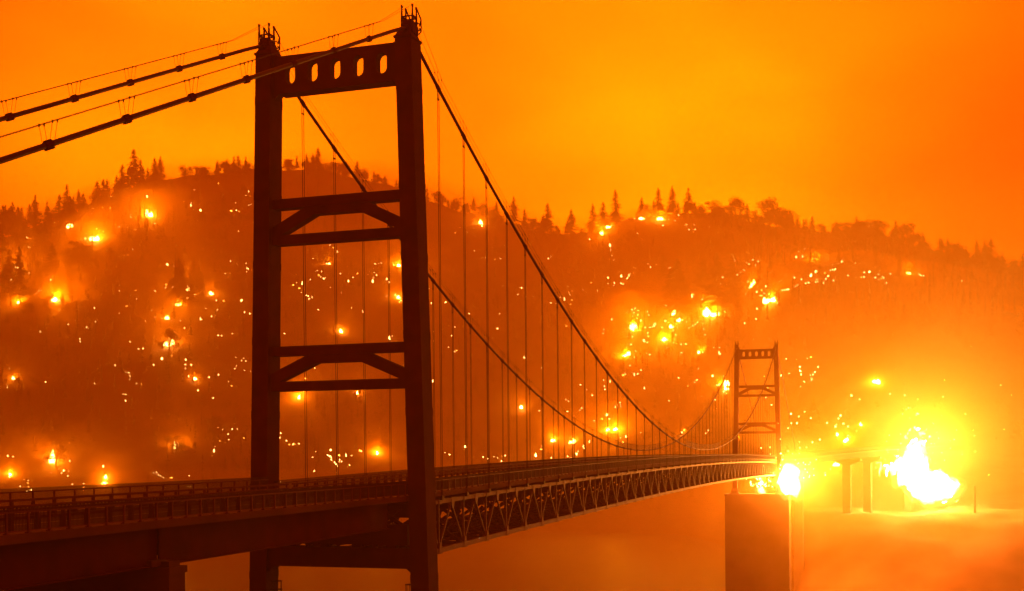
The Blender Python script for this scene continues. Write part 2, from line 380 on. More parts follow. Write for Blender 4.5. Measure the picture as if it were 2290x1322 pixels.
# ---- stiffening trusses
YT = 6.62
for s in (1, -1):
    y = s*YT; tr = empty('stiffening_truss'); tr.parent = bridge
    bt = MB(); bb = MB(); bw = MB()
    top = lambda x: -1.86+cam_z(x); bot = lambda x: -6.9+cam_z(x)
    xs_ = [1.4]+[P*k for k in range(1, NP)]+[L-1.4]
    for a, c in zip(xs_, xs_[1:]):
        for B_, z0, z1, w in ((bt, top(a)-.22, top(c)-.22, .42), (bb, bot(a)+.24, bot(c)+.24, .46)):
            B_.bar((a,y,z0),(c,y,z1),w if B_ is bt else .42,w)
        mx = (a+c)/2
        for q in (a, c):
            bw.bar((q,y,bot(q)+.4),(mx,y,top(mx)-.5),.16,.17,(0,1,0))
        bt.box(mx-.42,mx+.42,y-.235,y+.235,top(mx)-.46,top(mx)+.02)                    # apex gusset
        bt.hexa([(mx-.2,y-.23,top(mx)-1.05),(mx+.2,y-.23,top(mx)-1.05),(mx+.2,y+.23,top(mx)-1.05),(mx-.2,y+.23,top(mx)-1.05)],
                 [(mx-.42,y-.23,top(mx)-.46),(mx+.42,y-.23,top(mx)-.46),(mx+.42,y+.23,top(mx)-.46),(mx-.42,y+.23,top(mx)-.46)])
    for x in xs_:
        bw.bar((x,y,bot(x)+.4),(x,y,top(x)-.4),.17,.2,(0,1,0))
        bt.box(x-.3,x+.3,y-.24,y+.24,top(x)-.47,top(x)+.03)
        bb.hexa([(x-.5,y-.24,bot(x)-.06),(x+.5,y-.24,bot(x)-.06),(x+.5,y+.24,bot(x)-.06),(x-.5,y+.24,bot(x)-.06)],
                 [(x-.22,y-.24,bot(x)+1.0),(x+.22,y-.24,bot(x)+1.0),(x+.22,y+.24,bot(x)+1.0),(x-.22,y+.24,bot(x)+1.0)])
    bt.build('top_chord', M['truss'], tr); bb.build('bottom_chord', M['truss'], tr); bw.build('web_bracing', M['truss'], tr)
b = MB(); b2 = MB()
for i, x in enumerate(xs_):
    zt, zb = top(x), bot(x)
    b.box(x-.22,x+.22,-6.4,6.4,zt-1.35,zt-.02)                                                  # floor beam
    b2.box(x-.16,x+.16,-6.4,6.4,zb+.05,zb+.5)
    for s in (1,-1): b2.bar((x,s*6.3,zb+.5),(x,s*1.1,zt-1.35),.34,.34,(1,0,0)); b2.bar((x,s*6.3,zt-1.5),(x,s*3.6,zb+.5),.26,.26,(1,0,0))
    if i < len(xs_)-1:
        x1 = xs_[i+1]
        b2.bar((x,-6.3,zb+.27),(x1,6.3,bot(x1)+.27),.42,.3); b2.bar((x,6.3,zb+.22),(x1,-6.3,bot(x1)+.22),.42,.3)
        for yy in (-3.2,-1.6,0,1.6,3.2): b2.bar((x,yy,zb+.3),(x1,yy,bot(x1)+.3),.22,.2)
        for yy in (-5.2,-3.5,-1.75,0,1.75,3.5,5.2): b.bar((x,yy,zt-.35),(x1,yy,top(x1)-.35),.25,.6)
b.build('floor_beam', M['steel'], bridge); b2.build('lateral_bracing', M['steel'], bridge)

# ---- deck, parapets and rails along a path
def ribbon(b, path, y0, y1, z0, z1):
    """box section swept along path of (x, y, z, nx, ny)"""
    vs = []; fs = []
    for (x,y,z,nx,ny) in path:
        vs += [(x+nx*y0,y+ny*y0,z+z0),(x+nx*y1,y+ny*y1,z+z0),(x+nx*y1,y+ny*y1,z+z1),(x+nx*y0,y+ny*y0,z+z1)]
    for i in range(len(path)-1):
        for k in range(4): fs.append((i*4+k, i*4+(k+1)%4, (i+1)*4+(k+1)%4, (i+1)*4+k))
    fs += [(0,1,2,3), tuple((len(path)-1)*4+q for q in (3,2,1,0))]
    b.add(vs, fs)
def at(path, y): return [(x+nx*y, yy+ny*y, z, nx, ny) for (x,yy,z,nx,ny) in path]
def walk(path, step, off=0.0):
    res = []; acc = off
    for a, c in zip(path, path[1:]):
        l = math.dist(a[:3], c[:3])
        while acc <= l:
            t = acc/l; res.append(tuple(a[i]+(c[i]-a[i])*t for i in range(5))); acc += step
        acc -= l
    return res
def deck_parts(owner, path, post=1.95, pick=.105, near_post=1.52, far_up=0.0):
    b = MB(); ribbon(b, path, -4.75, 4.75, -.30, 0); b.build('roadway', M['asphalt'], owner)
    b = MB()
    for s in (1,-1):
        a, c = sorted((s*4.75, s*7.02)); ribbon(b, path, a, c, -.34, .12)
    b.build('sidewalk', M['concrete'], owner)
    for s in (1, -1):
        b = MB(); y = s*6.88; up = far_up if s > 0 else 0
        ribbon(b, path, y-.05, y+.05, 1.12+up, 1.20+up); ribbon(b, path, y-.03, y+.03, .22, .27)
        for (x,yy,z,nx,ny) in walk(path, near_post if s < 0 else 2.1, .4):
            px, py = x+nx*y, yy+ny*y; b.box(px-.05,px+.05,py-.06,py+.06,z+.1,z+1.19+up); b.box(px-.11,px+.11,py-.12,py+.12,z+.12,z+.17)
        fn = b.build('pedestrian_fence', M['rail'], owner)
        b = MB()
        for (x,yy,z,nx,ny) in walk(path, pick, .2):
            px, py = x+nx*y, yy+ny*y; b.add([(px-.014,py-.014,z+.27),(px+.014,py-.014,z+.27),(px+.014,py+.014,z+.27),(px-.014,py+.014,z+.27),
                (px-.014,py-.014,z+1.42+up),(px+.014,py-.014,z+1.42+up),(px+.014,py+.014,z+1.42+up),(px-.014,py+.014,z+1.42+up)],[(0,1,5,4),(1,2,6,5),(2,3,7,6),(3,0,4,7),(4,5,6,7)])
        b.build('pickets', M['wire'], fn)
        b = MB(); y = s*4.9
        for z0 in (.66, 1.05): ribbon(b, path, y-.09, y+.09, z0, z0+.15)
        for (x,yy,z,nx,ny) in walk(path, post, .7):
            px, py = x+nx*(y+s*.16), yy+ny*(y+s*.16); b.hexa([(px-.13,py-.14,z+.1),(px+.13,py-.14,z+.1),(px+.13,py+.14,z+.1),(px-.13,py+.14,z+.1)],[(px-.09,py-.05,z+1.17),(px+.09,py-.05,z+1.17),(px+.09,py+.05,z+1.17),(px-.09,py+.05,z+1.17)])
        b.build('traffic_rail', M['rail'], owner)
    b = MB(); ribbon(b, path, -.09, .09, .004, .010); b.build('centre_line', material('line_paint', (.55,.4,.08), .7), owner)
mainpath = [(L*i/60, 0.0, DECK+cam_z(L*i/60), 0.0, 1.0) for i in range(61)]
dk = empty('deck'); dk.parent = bridge
def deck_sub(path, own): deck_parts(own, path)
deck_parts(bridge, mainpath, 2.03, .12, 1.69)
dkc = dk; bpy.data.objects.remove(dkc)

# near approach
ap = empty('near_approach', (-45,0,-4)); ap.location = (0,0,0)
tag(ap, 'dark plate girder approach road with picket fences running in from the left', 'viaduct')
npath = [(-110+i*2.18, 0.0, DECK, 0.0, 1.0) for i in range(51)]; npath[-1] = (-.9,0,DECK,0,1)
deck_parts(ap, npath, 1.98, .1, 1.52, .38)
b = MB()
for s in (1,-1):
    y = s*6.0
    for x0, x1 in ((-110,-37.75),(-36.65,-3.6)):
        zend = -3.85
        b.box(x0,x1,y-.02,y+.02,-3.8,-1.62); b.box(x0,x1,y-.3,y+.3,-3.88,-3.8)
        b.box(x0,x1,y-.3,y+.3,-1.66,-1.592)
        xx = x0+.2
        while xx < x1: b.box(xx-.015,xx+.015,*sorted((y-s*.02,y-s*.25)),-3.8,-1.66); xx += 2.4
for x in [-108+k*5.2 for k in range(21)]: 
    if -38.5 < x < -36: continue
    if x < -4: b.box(x-.15,x+.15,-5.95,5.95,-3.4,-1.7)
b.build('plate_girder', M['steel'], ap)
b = MB(); b.box(-37.25,-35.6,-7.05,7.05,-66,-3.97); b.box(-37.35,-35.5,-7.15,7.15,-4.35,-3.95)
for s in (1,-1):
    b.box(-37.0,-35.9,s*6-.9,s*6+.9,-3.95,-3.62); b.box(-37.9,-36.5,s*6-.35,s*6+.35,-3.62-.27,-3.5)
b.build('pier', M['concrete'], ap)
for s in (1,-1):
    b = MB(); b.box(-37.74,-36.66,s*5.7-.15,s*5.7+.15,-3.5,-1.6); b.build('bearing_post', M['steel'], ap)

# far approach, curving away to the right and climbing
fa = empty('far_approach'); tag(fa, 'far approach viaduct curving right behind the great blaze, glowing pale yellow', 'viaduct')
fpath = []
for i in range(0, 58):
    sx = i*3.4; y = -(sx**2)/500.0; a = math.atan(-sx/250.0); zz = DECK+max(0, sx-58)*.0385*min(1, max(0, sx-58)/18.)
    fpath.append((L+.9+sx, y, zz, -math.sin(a), math.cos(a)))
deck_parts(fa, fpath, 2.4, .16, 2.1)
b = MB()
for s in (1,-1):
    y = s*6.0; ribbon(b, fpath[1:], y-.03, y+.03, -2.4, -.36); ribbon(b, fpath[1:], y-.25, y+.25, -2.48, -2.4)
b.build('plate_girder', M['steel'], fa)
for k in (20, 34, 39, 48):
    x, y, z, nx, ny = fpath[k]; b = MB(); dx, dy = ny, -nx
    def Q(a, c, zz): return (x+nx*a+dx*c, y+ny*a+dy*c, zz)
    zt = z-3.0
    b.hexa([Q(-1.9,-.8,-66),Q(1.9,-.8,-66),Q(1.9,.8,-66),Q(-1.9,.8,-66)],[Q(-1.9,-.8,zt-2.6),Q(1.9,-.8,zt-2.6),Q(1.9,.8,zt-2.6),Q(-1.9,.8,zt-2.6)])
    b.hexa([Q(-1.9,-.8,zt-2.6),Q(1.9,-.8,zt-2.6),Q(1.9,.8,zt-2.6),Q(-1.9,.8,zt-2.6)],[Q(-6.8,-.9,zt-.8),Q(6.8,-.9,zt-.8),Q(6.8,.9,zt-.8),Q(-6.8,.9,zt-.8)])
    b.hexa([Q(-6.8,-.9,zt-.8),Q(6.8,-.9,zt-.8),Q(6.8,.9,zt-.8),Q(-6.8,.9,zt-.8)],[Q(-6.8,-.9,zt),Q(6.8,-.9,zt),Q(6.8,.9,zt),Q(-6.8,.9,zt)])
    for s in (1,-1): b.hexa([Q(s*6-.4,-.3,zt),Q(s*6+.4,-.3,zt),Q(s*6+.4,.3,zt),Q(s*6-.4,.3,zt)],[Q(s*6-.4,-.3,zt+.5),Q(s*6+.4,-.3,zt+.5),Q(s*6+.4,.3,zt+.5),Q(s*6-.4,.3,zt+.5)])
    b.build('pier', M['concrete'], fa)
# marker post on the far bank
pp = (456, -80, ground_z(456, -80)); b = MB(); b.tube([(0,0,-1),(0,0,12.0)],[.55,.4],10); b.box(-.8,.8,-.8,.8,10.3,10.6)
o = b.build('utility_pole', M['concrete']); o.location = pp; o['label'] = 'pale upright post on the far bank right of the great blaze'; o['category'] = 'pole'

FIRES = [  # x, y, z, width of the flames in metres
(864.4,596.6,104.6,9.9),(1063.4,123.8,132.9,10.3),(970.1,757.2,230.0,9.7),(712.0,605.5,-2.7,7.4),(1018.4,725.1,262.2,8.3),(889.1,743.1,156.2,7.5),(782.5,535.3,8.1,6.5),
(1057.3,117.0,132.0,7.3),(1071.4,199.0,124.2,7.6),(668.2,-36.5,43.0,4.2),(924.1,817.9,198.1,6.3),(911.0,54.8,124.6,5.1),(1055.4,166.0,110.0,5.9),(884.2,83.3,55.2,5.0),
(905.3,219.3,9.5,5.3),(578.5,-16.7,-7.2,3.3),(740.4,40.7,-21.4,4.2),(996.0,810.4,251.8,5.8),(945.3,630.1,166.8,5.4),(917.6,620.9,148.8,5.2),(716.9,560.0,-16.8,4.3),
(1235.3,417.8,272.7,6.3),(1260.4,277.9,264.1,6.2),(1261.9,208.6,267.6,6.1),(1071.7,83.3,159.8,5.1),(893.8,47.5,123.4,4.3),(915.8,184.1,20.4,4.6),(729.9,39.6,-25.7,3.6),
(949.0,604.2,163.1,4.6),(876.5,469.7,52.7,4.2),(1267.0,231.9,270.9,5.3),(1092.3,164.3,137.8,4.6),(1079.7,155.3,130.6,4.5),(1020.9,198.6,92.5,4.4),(1023.7,196.5,94.0,4.4),
(879.7,83.4,51.8,3.7),(914.0,191.0,19.4,4.0),(908.9,238.3,11.5,4.0),(920.0,77.7,9.0,3.9),(603.7,-21.0,6.6,2.6),(1051.7,23.8,178.5,4.3),(893.8,619.4,132.7,4.0),
(1271.2,272.0,264.3,4.9),(896.4,92.0,55.0,3.5),(1012.9,-59.3,155.9,3.7),(968.0,841.9,234.7,4.1),(923.8,770.5,190.2,3.9),(878.0,778.4,154.1,3.8),(795.8,715.3,72.0,3.5),
(840.1,554.8,70.5,3.4),(677.1,618.2,-12.5,3.0),(713.3,557.4,-20.0,3.1),(1049.7,524.6,202.7,4.0),(1046.4,442.6,162.9,3.9),(1097.9,464.3,205.4,4.1),(963.7,468.2,121.2,3.7),
(915.0,429.3,57.7,3.5),(852.4,380.8,1.6,3.3),(1098.2,127.0,152.9,3.8),(1068.6,200.5,121.9,3.8),(1071.9,162.5,123.7,3.8),(1009.3,125.2,92.8,3.5),(938.4,275.6,42.0,3.5),
(891.4,122.5,16.0,3.2),(614.4,-15.8,10.3,2.2),(667.5,-37.5,42.2,2.3),(614.6,-29.0,15.0,2.2),
]
EMBERS = [
(1084.9,824.2,317.3,3.1),(1037.1,795.4,289.3,1.6),(1027.9,797.6,282.0,1.6),(1020.1,785.6,276.1,1.6),(1021.4,776.6,275.1,2.9),(1025.6,770.9,276.2,3.0),(1038.9,776.5,286.9,1.6),
(1030.0,786.9,283.1,1.6),(1047.4,745.1,289.7,3.0),(1019.1,721.1,261.0,1.6),(1022.2,747.8,269.9,1.6),(1014.4,743.3,263.9,1.6),(1022.0,713.9,259.4,1.6),(1058.4,706.4,284.2,3.0),
(1057.0,696.1,278.1,3.4),(1053.6,691.7,273.0,1.6),(1057.6,684.6,271.4,3.8),(1087.9,711.3,305.0,1.6),(1111.2,694.1,315.1,1.7),(1094.2,677.5,295.6,1.6),(1078.8,660.1,274.6,3.8),
(1083.6,658.7,278.1,1.6),(1082.3,654.0,275.2,1.6),(1082.1,650.9,274.0,1.6),(1110.8,655.6,302.0,1.6),(1107.1,650.6,296.0,1.6),(1095.7,645.9,283.5,1.6),(1078.3,634.6,264.6,1.6),
(1075.6,629.1,259.0,1.6),(1055.5,914.7,279.6,3.1),(988.1,849.1,252.4,1.6),(955.2,831.3,223.5,3.2),(959.9,828.2,226.8,2.8),(956.5,828.8,224.1,1.5),(970.6,821.7,234.3,1.5),
(983.2,819.5,243.7,3.3),(999.9,833.0,258.8,1.6),(1002.3,830.4,260.0,1.6),(1070.2,869.2,285.1,1.7),(972.3,771.2,232.1,2.9),(973.7,766.9,233.8,1.5),(984.2,765.5,244.9,1.5),
(980.9,754.8,240.6,1.5),(918.7,798.7,190.2,2.8),(905.0,811.0,180.7,2.7),(889.9,769.0,162.6,2.7),(892.6,768.5,164.6,1.4),(895.6,768.9,167.0,1.4),(955.1,806.0,219.3,1.5),
(925.3,755.8,185.8,1.5),(929.9,747.0,188.4,2.7),(941.5,744.8,201.4,1.5),(942.8,740.2,202.6,1.5),(956.0,712.2,209.0,2.8),(953.5,715.5,207.6,1.5),(956.7,707.5,208.9,1.5),
(994.6,735.4,245.7,1.5),(993.7,724.2,243.0,1.5),(996.2,675.9,222.9,1.5),(1007.4,650.2,220.8,1.5),(967.2,667.1,198.0,2.8),(969.8,661.2,196.4,1.5),(965.7,655.1,191.0,1.5),
(939.2,649.5,173.0,3.4),(931.2,621.0,157.1,3.4),(940.5,621.7,161.9,1.4),(915.2,623.1,148.3,3.0),(919.3,618.1,148.5,3.0),(927.5,634.0,158.9,3.0),(942.5,594.8,155.1,1.4),
(944.2,587.9,154.5,2.7),(1008.0,618.1,205.2,1.5),(988.1,606.3,189.4,1.5),(978.0,605.8,181.9,1.5),(981.3,605.2,184.0,1.5),(1006.0,596.5,196.1,1.5),(1007.4,592.7,194.8,1.5),
(1000.6,594.8,191.9,1.5),(924.4,653.0,165.0,1.4),(917.4,670.0,165.8,2.2),(914.1,687.4,165.8,1.4),(891.7,613.7,130.6,1.4),(907.2,590.0,132.2,2.2),(917.1,584.6,136.4,1.4),
(918.6,581.2,136.6,1.4),(945.3,567.5,152.8,2.7),(932.0,557.0,140.4,1.4),(932.8,551.5,138.8,2.6),(900.9,669.0,148.1,2.6),(891.7,671.2,139.6,1.4),(891.0,699.5,146.8,1.4),
(885.3,637.2,130.5,1.4),(891.0,630.7,134.0,1.4),(888.1,596.1,122.6,1.4),(868.2,712.6,129.0,1.4),(845.3,755.0,121.5,1.7),(842.9,743.7,117.9,1.4),(844.8,739.4,118.6,1.4),
(871.7,694.0,125.8,1.4),(871.6,691.4,125.3,1.4),(851.8,686.3,110.0,1.4),(855.1,689.4,112.8,1.4),(874.0,640.8,119.8,1.4),(866.7,638.8,113.5,2.1),(867.6,650.0,114.3,1.4),
(860.4,636.9,108.6,1.3),(855.2,619.3,101.5,1.3),(870.9,600.9,110.8,3.2),(852.3,586.1,93.5,2.5),(845.8,592.7,89.7,2.4),(854.0,572.8,88.9,2.5),(850.5,571.1,84.7,1.3),
(852.9,566.4,84.4,1.3),(881.5,557.4,101.9,2.5),(898.4,562.1,115.0,1.4),(897.8,565.5,115.4,1.4),(881.0,545.4,93.8,1.3),(883.8,538.2,92.2,1.3),(886.4,531.6,91.4,1.3),
(884.7,528.4,88.8,1.3),(874.4,532.6,82.8,2.1),(871.9,532.4,81.0,1.3),(803.1,725.8,82.5,1.3),(806.7,719.2,82.0,1.3),(794.6,720.3,74.1,1.3),(793.1,710.0,68.0,1.3),
(785.8,713.6,65.8,1.3),(782.7,710.9,63.7,1.3),(832.8,633.8,83.9,1.6),(820.3,596.2,65.7,2.4),(822.7,610.7,73.4,1.3),(819.9,609.0,70.4,1.3),(837.3,554.3,68.1,1.3),
(848.9,545.4,72.3,1.3),(840.6,561.2,73.0,1.3),(833.0,546.8,59.6,1.3),(855.4,526.4,64.0,1.6),(804.5,605.0,56.1,1.3),(805.3,603.0,56.0,1.3),(797.7,597.6,50.3,1.3),
(836.1,533.3,52.6,1.3),(803.8,634.1,66.5,1.3),(799.6,683.4,69.1,1.3),(709.5,598.2,-8.6,2.2),(710.4,594.6,-10.3,1.8),(679.0,621.1,-9.8,2.1),(674.6,616.5,-14.6,2.1),
(677.2,602.3,-19.2,1.8),(674.2,598.6,-21.9,2.1),(672.5,595.0,-24.4,1.7),(669.8,596.6,-25.0,1.1),(729.2,570.8,-7.3,2.2),(705.6,571.4,-20.4,1.1),(702.2,569.1,-23.0,2.7),
(717.4,576.9,-13.3,1.2),(708.7,588.8,-14.2,1.4),(744.8,641.5,25.0,1.2),(743.6,633.3,23.1,1.2),(746.6,627.2,23.1,1.2),(749.5,624.2,24.0,1.2),(745.3,624.6,21.3,1.2),
(740.8,611.3,12.1,2.3),(721.6,597.0,-2.1,1.2),(690.6,632.0,2.6,1.2),(770.0,530.6,-3.0,1.9),(812.9,513.4,23.9,2.3),(804.6,508.0,13.3,3.0),(801.8,509.0,11.6,1.2),
(792.4,506.2,4.3,2.6),(787.4,504.2,1.0,1.5),(805.7,512.0,16.3,1.2),(809.1,512.7,19.9,1.2),(798.2,508.1,8.6,1.2),(820.3,504.6,23.9,1.6),(820.4,493.2,16.2,1.6),
(745.7,531.0,-12.2,1.2),(744.4,528.2,-14.4,1.2),(745.2,524.2,-16.3,1.2),(749.0,519.6,-16.8,2.2),(760.1,509.4,-15.5,1.2),(736.2,518.2,-23.8,1.2),(748.4,502.5,-24.2,1.2),
(749.3,501.8,-24.0,1.2),(843.9,470.1,20.4,1.3),(838.7,468.2,16.3,1.3),(836.9,460.9,13.6,1.3),(833.4,456.4,9.7,2.0),(834.8,453.8,9.9,2.7),(835.7,452.3,10.1,2.3),
(837.8,449.1,10.8,1.3),(820.9,450.4,-2.3,1.2),(782.7,436.9,-22.1,2.5),(1085.9,540.8,229.7,1.6),(1083.8,536.8,226.6,2.9),(1081.8,529.2,221.1,2.4),(1030.3,527.7,193.6,1.5),
(1024.1,523.7,187.6,2.8),(1027.1,520.0,188.2,1.5),(1021.4,516.1,183.1,2.3),(1031.0,522.5,192.0,1.5),(998.6,531.6,171.0,2.7),(1005.9,534.0,176.4,2.8),(1002.0,542.0,175.6,2.3),
(987.3,518.4,162.2,1.4),(984.3,513.9,158.0,1.4),(986.9,516.2,161.1,1.4),(987.5,512.2,160.1,1.4),(1017.5,545.7,188.6,1.5),(1035.6,494.5,181.2,3.2),(1022.2,491.1,174.7,1.5),
(1007.2,501.7,171.5,1.5),(1059.5,495.5,192.8,2.4),(1065.9,487.9,193.7,2.8),(1070.8,481.3,194.9,1.5),(1067.7,477.2,191.4,1.5),(1062.1,477.8,187.9,1.5),(1052.0,474.9,181.8,2.4),
(1063.1,463.2,185.4,2.8),(1059.9,459.7,182.0,1.5),(1039.1,438.9,157.3,3.5),(1048.7,447.5,166.7,1.5),(1043.0,439.2,159.6,1.5),(1095.2,469.4,207.2,1.6),(1084.3,482.1,206.3,1.5),
(1082.9,485.6,206.3,1.5),(997.5,461.1,144.7,1.4),(994.4,457.3,139.8,1.4),(982.8,425.2,113.5,3.0),(988.6,425.2,117.3,1.4),(898.3,473.8,71.6,2.5),(899.8,473.3,72.5,1.3),
(884.9,467.8,59.1,2.8),(955.2,427.1,92.1,1.4),(955.4,405.2,83.0,2.5),(955.0,403.3,81.5,1.4),(1228.9,415.0,267.2,3.6),(1219.4,434.2,266.8,1.7),(1213.1,436.3,263.8,1.7),
(1200.3,437.1,256.5,1.7),(1211.0,425.7,258.2,1.7),(1212.5,391.8,244.4,1.7),(1202.0,388.7,235.9,3.1),(1200.5,389.9,235.3,1.6),(1203.6,387.8,236.7,1.6),(1184.9,383.7,220.1,3.0),
(1189.3,377.9,220.4,1.6),(1177.4,395.9,222.1,1.6),(1179.0,393.3,221.6,1.6),(1056.9,411.0,156.8,2.3),(1083.7,423.4,175.8,1.5),(1071.6,400.6,158.9,1.9),(1024.8,395.6,128.3,1.4),
(1025.8,390.1,126.9,1.4),(961.9,372.7,69.3,2.1),(1010.4,390.4,113.2,1.4),(1006.8,372.8,105.3,2.2),(1004.6,362.8,102.1,2.6),(1075.2,375.5,146.6,1.5),(1024.6,376.3,118.8,1.4),
(1061.8,340.2,128.3,1.5),(1039.4,337.8,117.2,1.4),(1052.9,544.4,210.5,1.5),(926.8,510.8,117.6,1.4),(948.2,483.2,116.4,1.4),(938.2,486.3,110.6,1.4),(1006.6,595.3,195.8,1.5),
(836.7,418.2,4.4,2.6),(829.4,417.5,0.6,1.2),(828.3,415.1,-0.3,1.2),(827.1,412.8,-1.5,1.2),(825.0,411.6,-3.2,1.2),(823.3,407.8,-5.6,1.2),(822.1,405.9,-7.1,1.2),
(831.8,407.1,0.2,2.6),(827.6,405.1,-3.3,1.2),(826.7,402.8,-4.7,1.2),(833.7,401.2,-0.5,2.6),(825.7,394.8,-7.8,1.9),(845.2,394.7,3.9,2.6),(807.5,419.7,-13.6,2.9),
(803.0,414.3,-17.9,2.5),(886.4,312.3,6.3,2.7),(873.4,322.2,0.2,1.2),(894.5,250.3,-2.2,2.6),(892.5,238.0,-5.6,1.2),(882.6,277.6,-5.8,1.2),(883.0,290.0,-4.0,1.2),
(884.3,294.9,-2.2,1.2),(891.5,277.0,-1.2,1.2),(886.7,215.4,-5.7,2.3),(891.3,220.5,-2.2,1.2),(894.9,236.2,-3.3,1.2),(890.9,212.3,-1.1,2.3),(900.9,246.5,3.9,2.3),
(1271.8,267.5,266.2,3.1),(1268.4,240.3,271.8,3.1),(1259.5,203.1,266.0,1.6),(1243.8,202.1,256.9,2.0),(1273.1,189.5,272.6,1.7),(1253.0,177.5,258.5,2.0),(1271.0,258.0,269.0,1.7),
(1252.5,251.1,258.4,1.7),(1230.5,228.5,247.1,2.5),(1253.4,289.9,248.1,3.1),(1260.3,304.8,253.1,2.6),(1233.5,170.5,247.6,1.6),(1236.0,166.4,249.0,1.6),(1228.3,165.1,244.1,2.5),
(1235.4,164.1,248.6,1.6),(1229.0,259.4,234.5,3.5),(1220.5,257.5,227.2,1.6),(1210.6,255.6,219.4,1.6),(1206.0,255.8,215.7,1.6),(1167.2,247.1,188.6,3.3),(1156.1,245.9,181.9,1.5),
(1151.6,242.6,180.4,2.9),(1148.7,236.4,180.4,1.9),(1146.2,229.2,180.0,1.5),(1145.5,226.5,179.9,2.4),(1156.9,230.8,188.5,2.9),(1151.8,223.7,185.6,2.4),(1157.5,223.0,190.4,1.5),
(1159.5,218.9,192.2,2.9),(1167.9,201.7,198.7,1.5),(1162.4,179.3,195.7,1.5),(1152.3,173.5,185.1,2.4),(1149.1,175.5,182.6,1.5),(1165.6,267.2,185.0,1.9),(1140.6,359.3,182.7,1.6),
(1147.5,340.3,180.7,2.4),(1137.4,343.1,176.3,1.6),(1132.3,340.0,171.8,1.5),(1135.9,332.3,170.1,1.5),(1135.0,303.7,161.3,1.5),(1151.2,310.1,170.9,1.6),(1140.0,282.1,163.6,3.3),
(1133.8,280.9,158.6,3.2),(1140.0,290.1,163.7,2.9),(1155.5,285.5,176.1,1.6),(1213.7,328.4,221.8,1.6),(1217.5,327.0,223.8,2.6),(1083.7,272.1,130.1,2.7),(1106.4,187.0,153.5,3.1),
(1113.9,192.8,158.2,1.5),(1102.4,173.0,148.2,2.3),(1121.0,155.8,161.4,1.8),(1119.0,148.5,160.8,3.5),(1114.7,147.8,157.5,2.7),(1110.4,166.0,152.3,1.5),(1124.1,140.9,167.4,1.8),
(1097.9,136.3,150.8,3.0),(1098.2,132.2,152.0,1.4),(1100.4,154.6,145.1,3.1),(1057.2,108.4,134.2,2.6),(1151.1,109.4,195.1,2.8),(1145.7,108.8,192.2,2.3),(1127.6,101.1,181.5,1.5),
(1218.9,116.2,233.4,1.6),(1190.5,119.6,218.1,1.5),(1136.2,89.6,195.3,1.5),(1120.2,82.4,191.1,1.4),(1114.7,84.5,186.3,1.4),(1133.1,93.4,190.7,1.5),(1074.1,85.8,157.8,3.3),
(1094.7,89.8,167.8,1.4),(977.1,64.4,143.0,2.7),(962.3,59.3,144.5,1.2),(998.2,71.1,144.8,1.3),(945.5,60.8,134.2,2.9),(910.0,52.2,130.6,2.2),(903.0,40.1,132.5,1.2),
(901.1,38.3,132.4,1.2),(898.8,36.5,132.3,1.2),(895.6,34.6,132.2,1.2),(950.4,50.0,144.6,1.2),(945.8,46.1,145.2,1.2),(961.0,66.9,125.0,1.3),(1062.3,91.0,140.3,2.1),
(955.7,67.2,115.5,1.2),(1032.6,86.1,120.1,2.5),(1079.1,42.0,186.2,2.2),(1077.8,35.7,186.0,2.6),(922.7,26.2,143.0,1.9),(1098.6,41.2,194.5,1.4),(1128.1,119.8,177.3,2.3),
(1118.8,120.4,170.2,1.5),(1117.2,114.5,169.7,1.4),(1070.0,193.2,121.7,2.6),(1091.3,227.3,135.3,2.7),(1075.7,227.0,122.9,3.1),(1078.1,232.0,124.0,1.4),(1082.9,216.2,130.8,1.4),
(1068.9,211.0,122.3,1.4),(1062.8,203.5,117.1,2.2),(1059.9,199.2,114.3,1.4),(1095.0,200.6,143.8,2.7),(1100.1,204.9,147.1,1.5),(1099.1,207.6,146.0,1.5),(1091.5,199.6,141.3,2.3),
(1081.0,194.7,132.4,1.4),(1073.7,189.1,124.6,1.4),(1073.8,184.3,124.5,1.4),(1074.4,180.3,125.0,2.6),(1077.1,179.9,127.3,2.2),(1087.9,188.0,138.3,1.4),(1059.7,182.3,113.9,2.6),
(1066.4,185.0,118.4,1.4),(1052.8,186.4,109.2,2.6),(1051.0,181.3,108.2,3.0),(1053.0,166.2,107.8,3.0),(1079.2,166.5,129.0,2.2),(1081.6,170.0,130.8,2.2),(1071.9,171.6,123.8,1.4),
(1068.6,159.5,120.5,2.6),(1066.5,159.8,118.7,1.4),(1076.7,154.8,128.3,3.0),(1064.6,139.7,123.1,2.6),(1065.5,135.4,126.6,1.4),(1052.2,153.4,105.5,2.2),(1047.9,148.7,104.3,1.4),
(1042.6,144.2,103.5,2.6),(1062.8,156.5,114.9,1.4),(1012.6,127.3,92.4,1.3),(1043.7,125.8,117.2,1.4),(1031.8,123.1,108.9,2.1),(992.1,108.5,95.2,2.4),(975.2,103.7,93.2,2.7),
(968.5,100.9,92.8,1.3),(1021.4,115.6,109.0,1.3),(951.4,98.0,85.9,2.3),(1046.9,99.8,101.3,3.3),(1046.8,162.2,101.4,1.4),(1019.9,200.4,92.1,1.4),(1033.2,176.5,94.0,1.4),
(1033.0,146.2,94.9,1.4),(1036.9,90.5,107.5,1.3),(1054.1,98.4,111.3,1.4),(1023.0,189.0,91.4,1.7),(1017.3,152.7,82.8,2.1),(1007.8,190.6,82.3,1.4),(990.3,192.6,72.0,2.8),
(992.6,191.6,73.6,1.3),(987.6,181.7,71.6,3.2),(990.2,179.6,73.1,1.3),(984.3,140.4,68.1,1.3),(942.2,117.7,62.7,2.3),(969.0,120.2,74.4,2.0),(997.2,157.5,72.5,1.3),
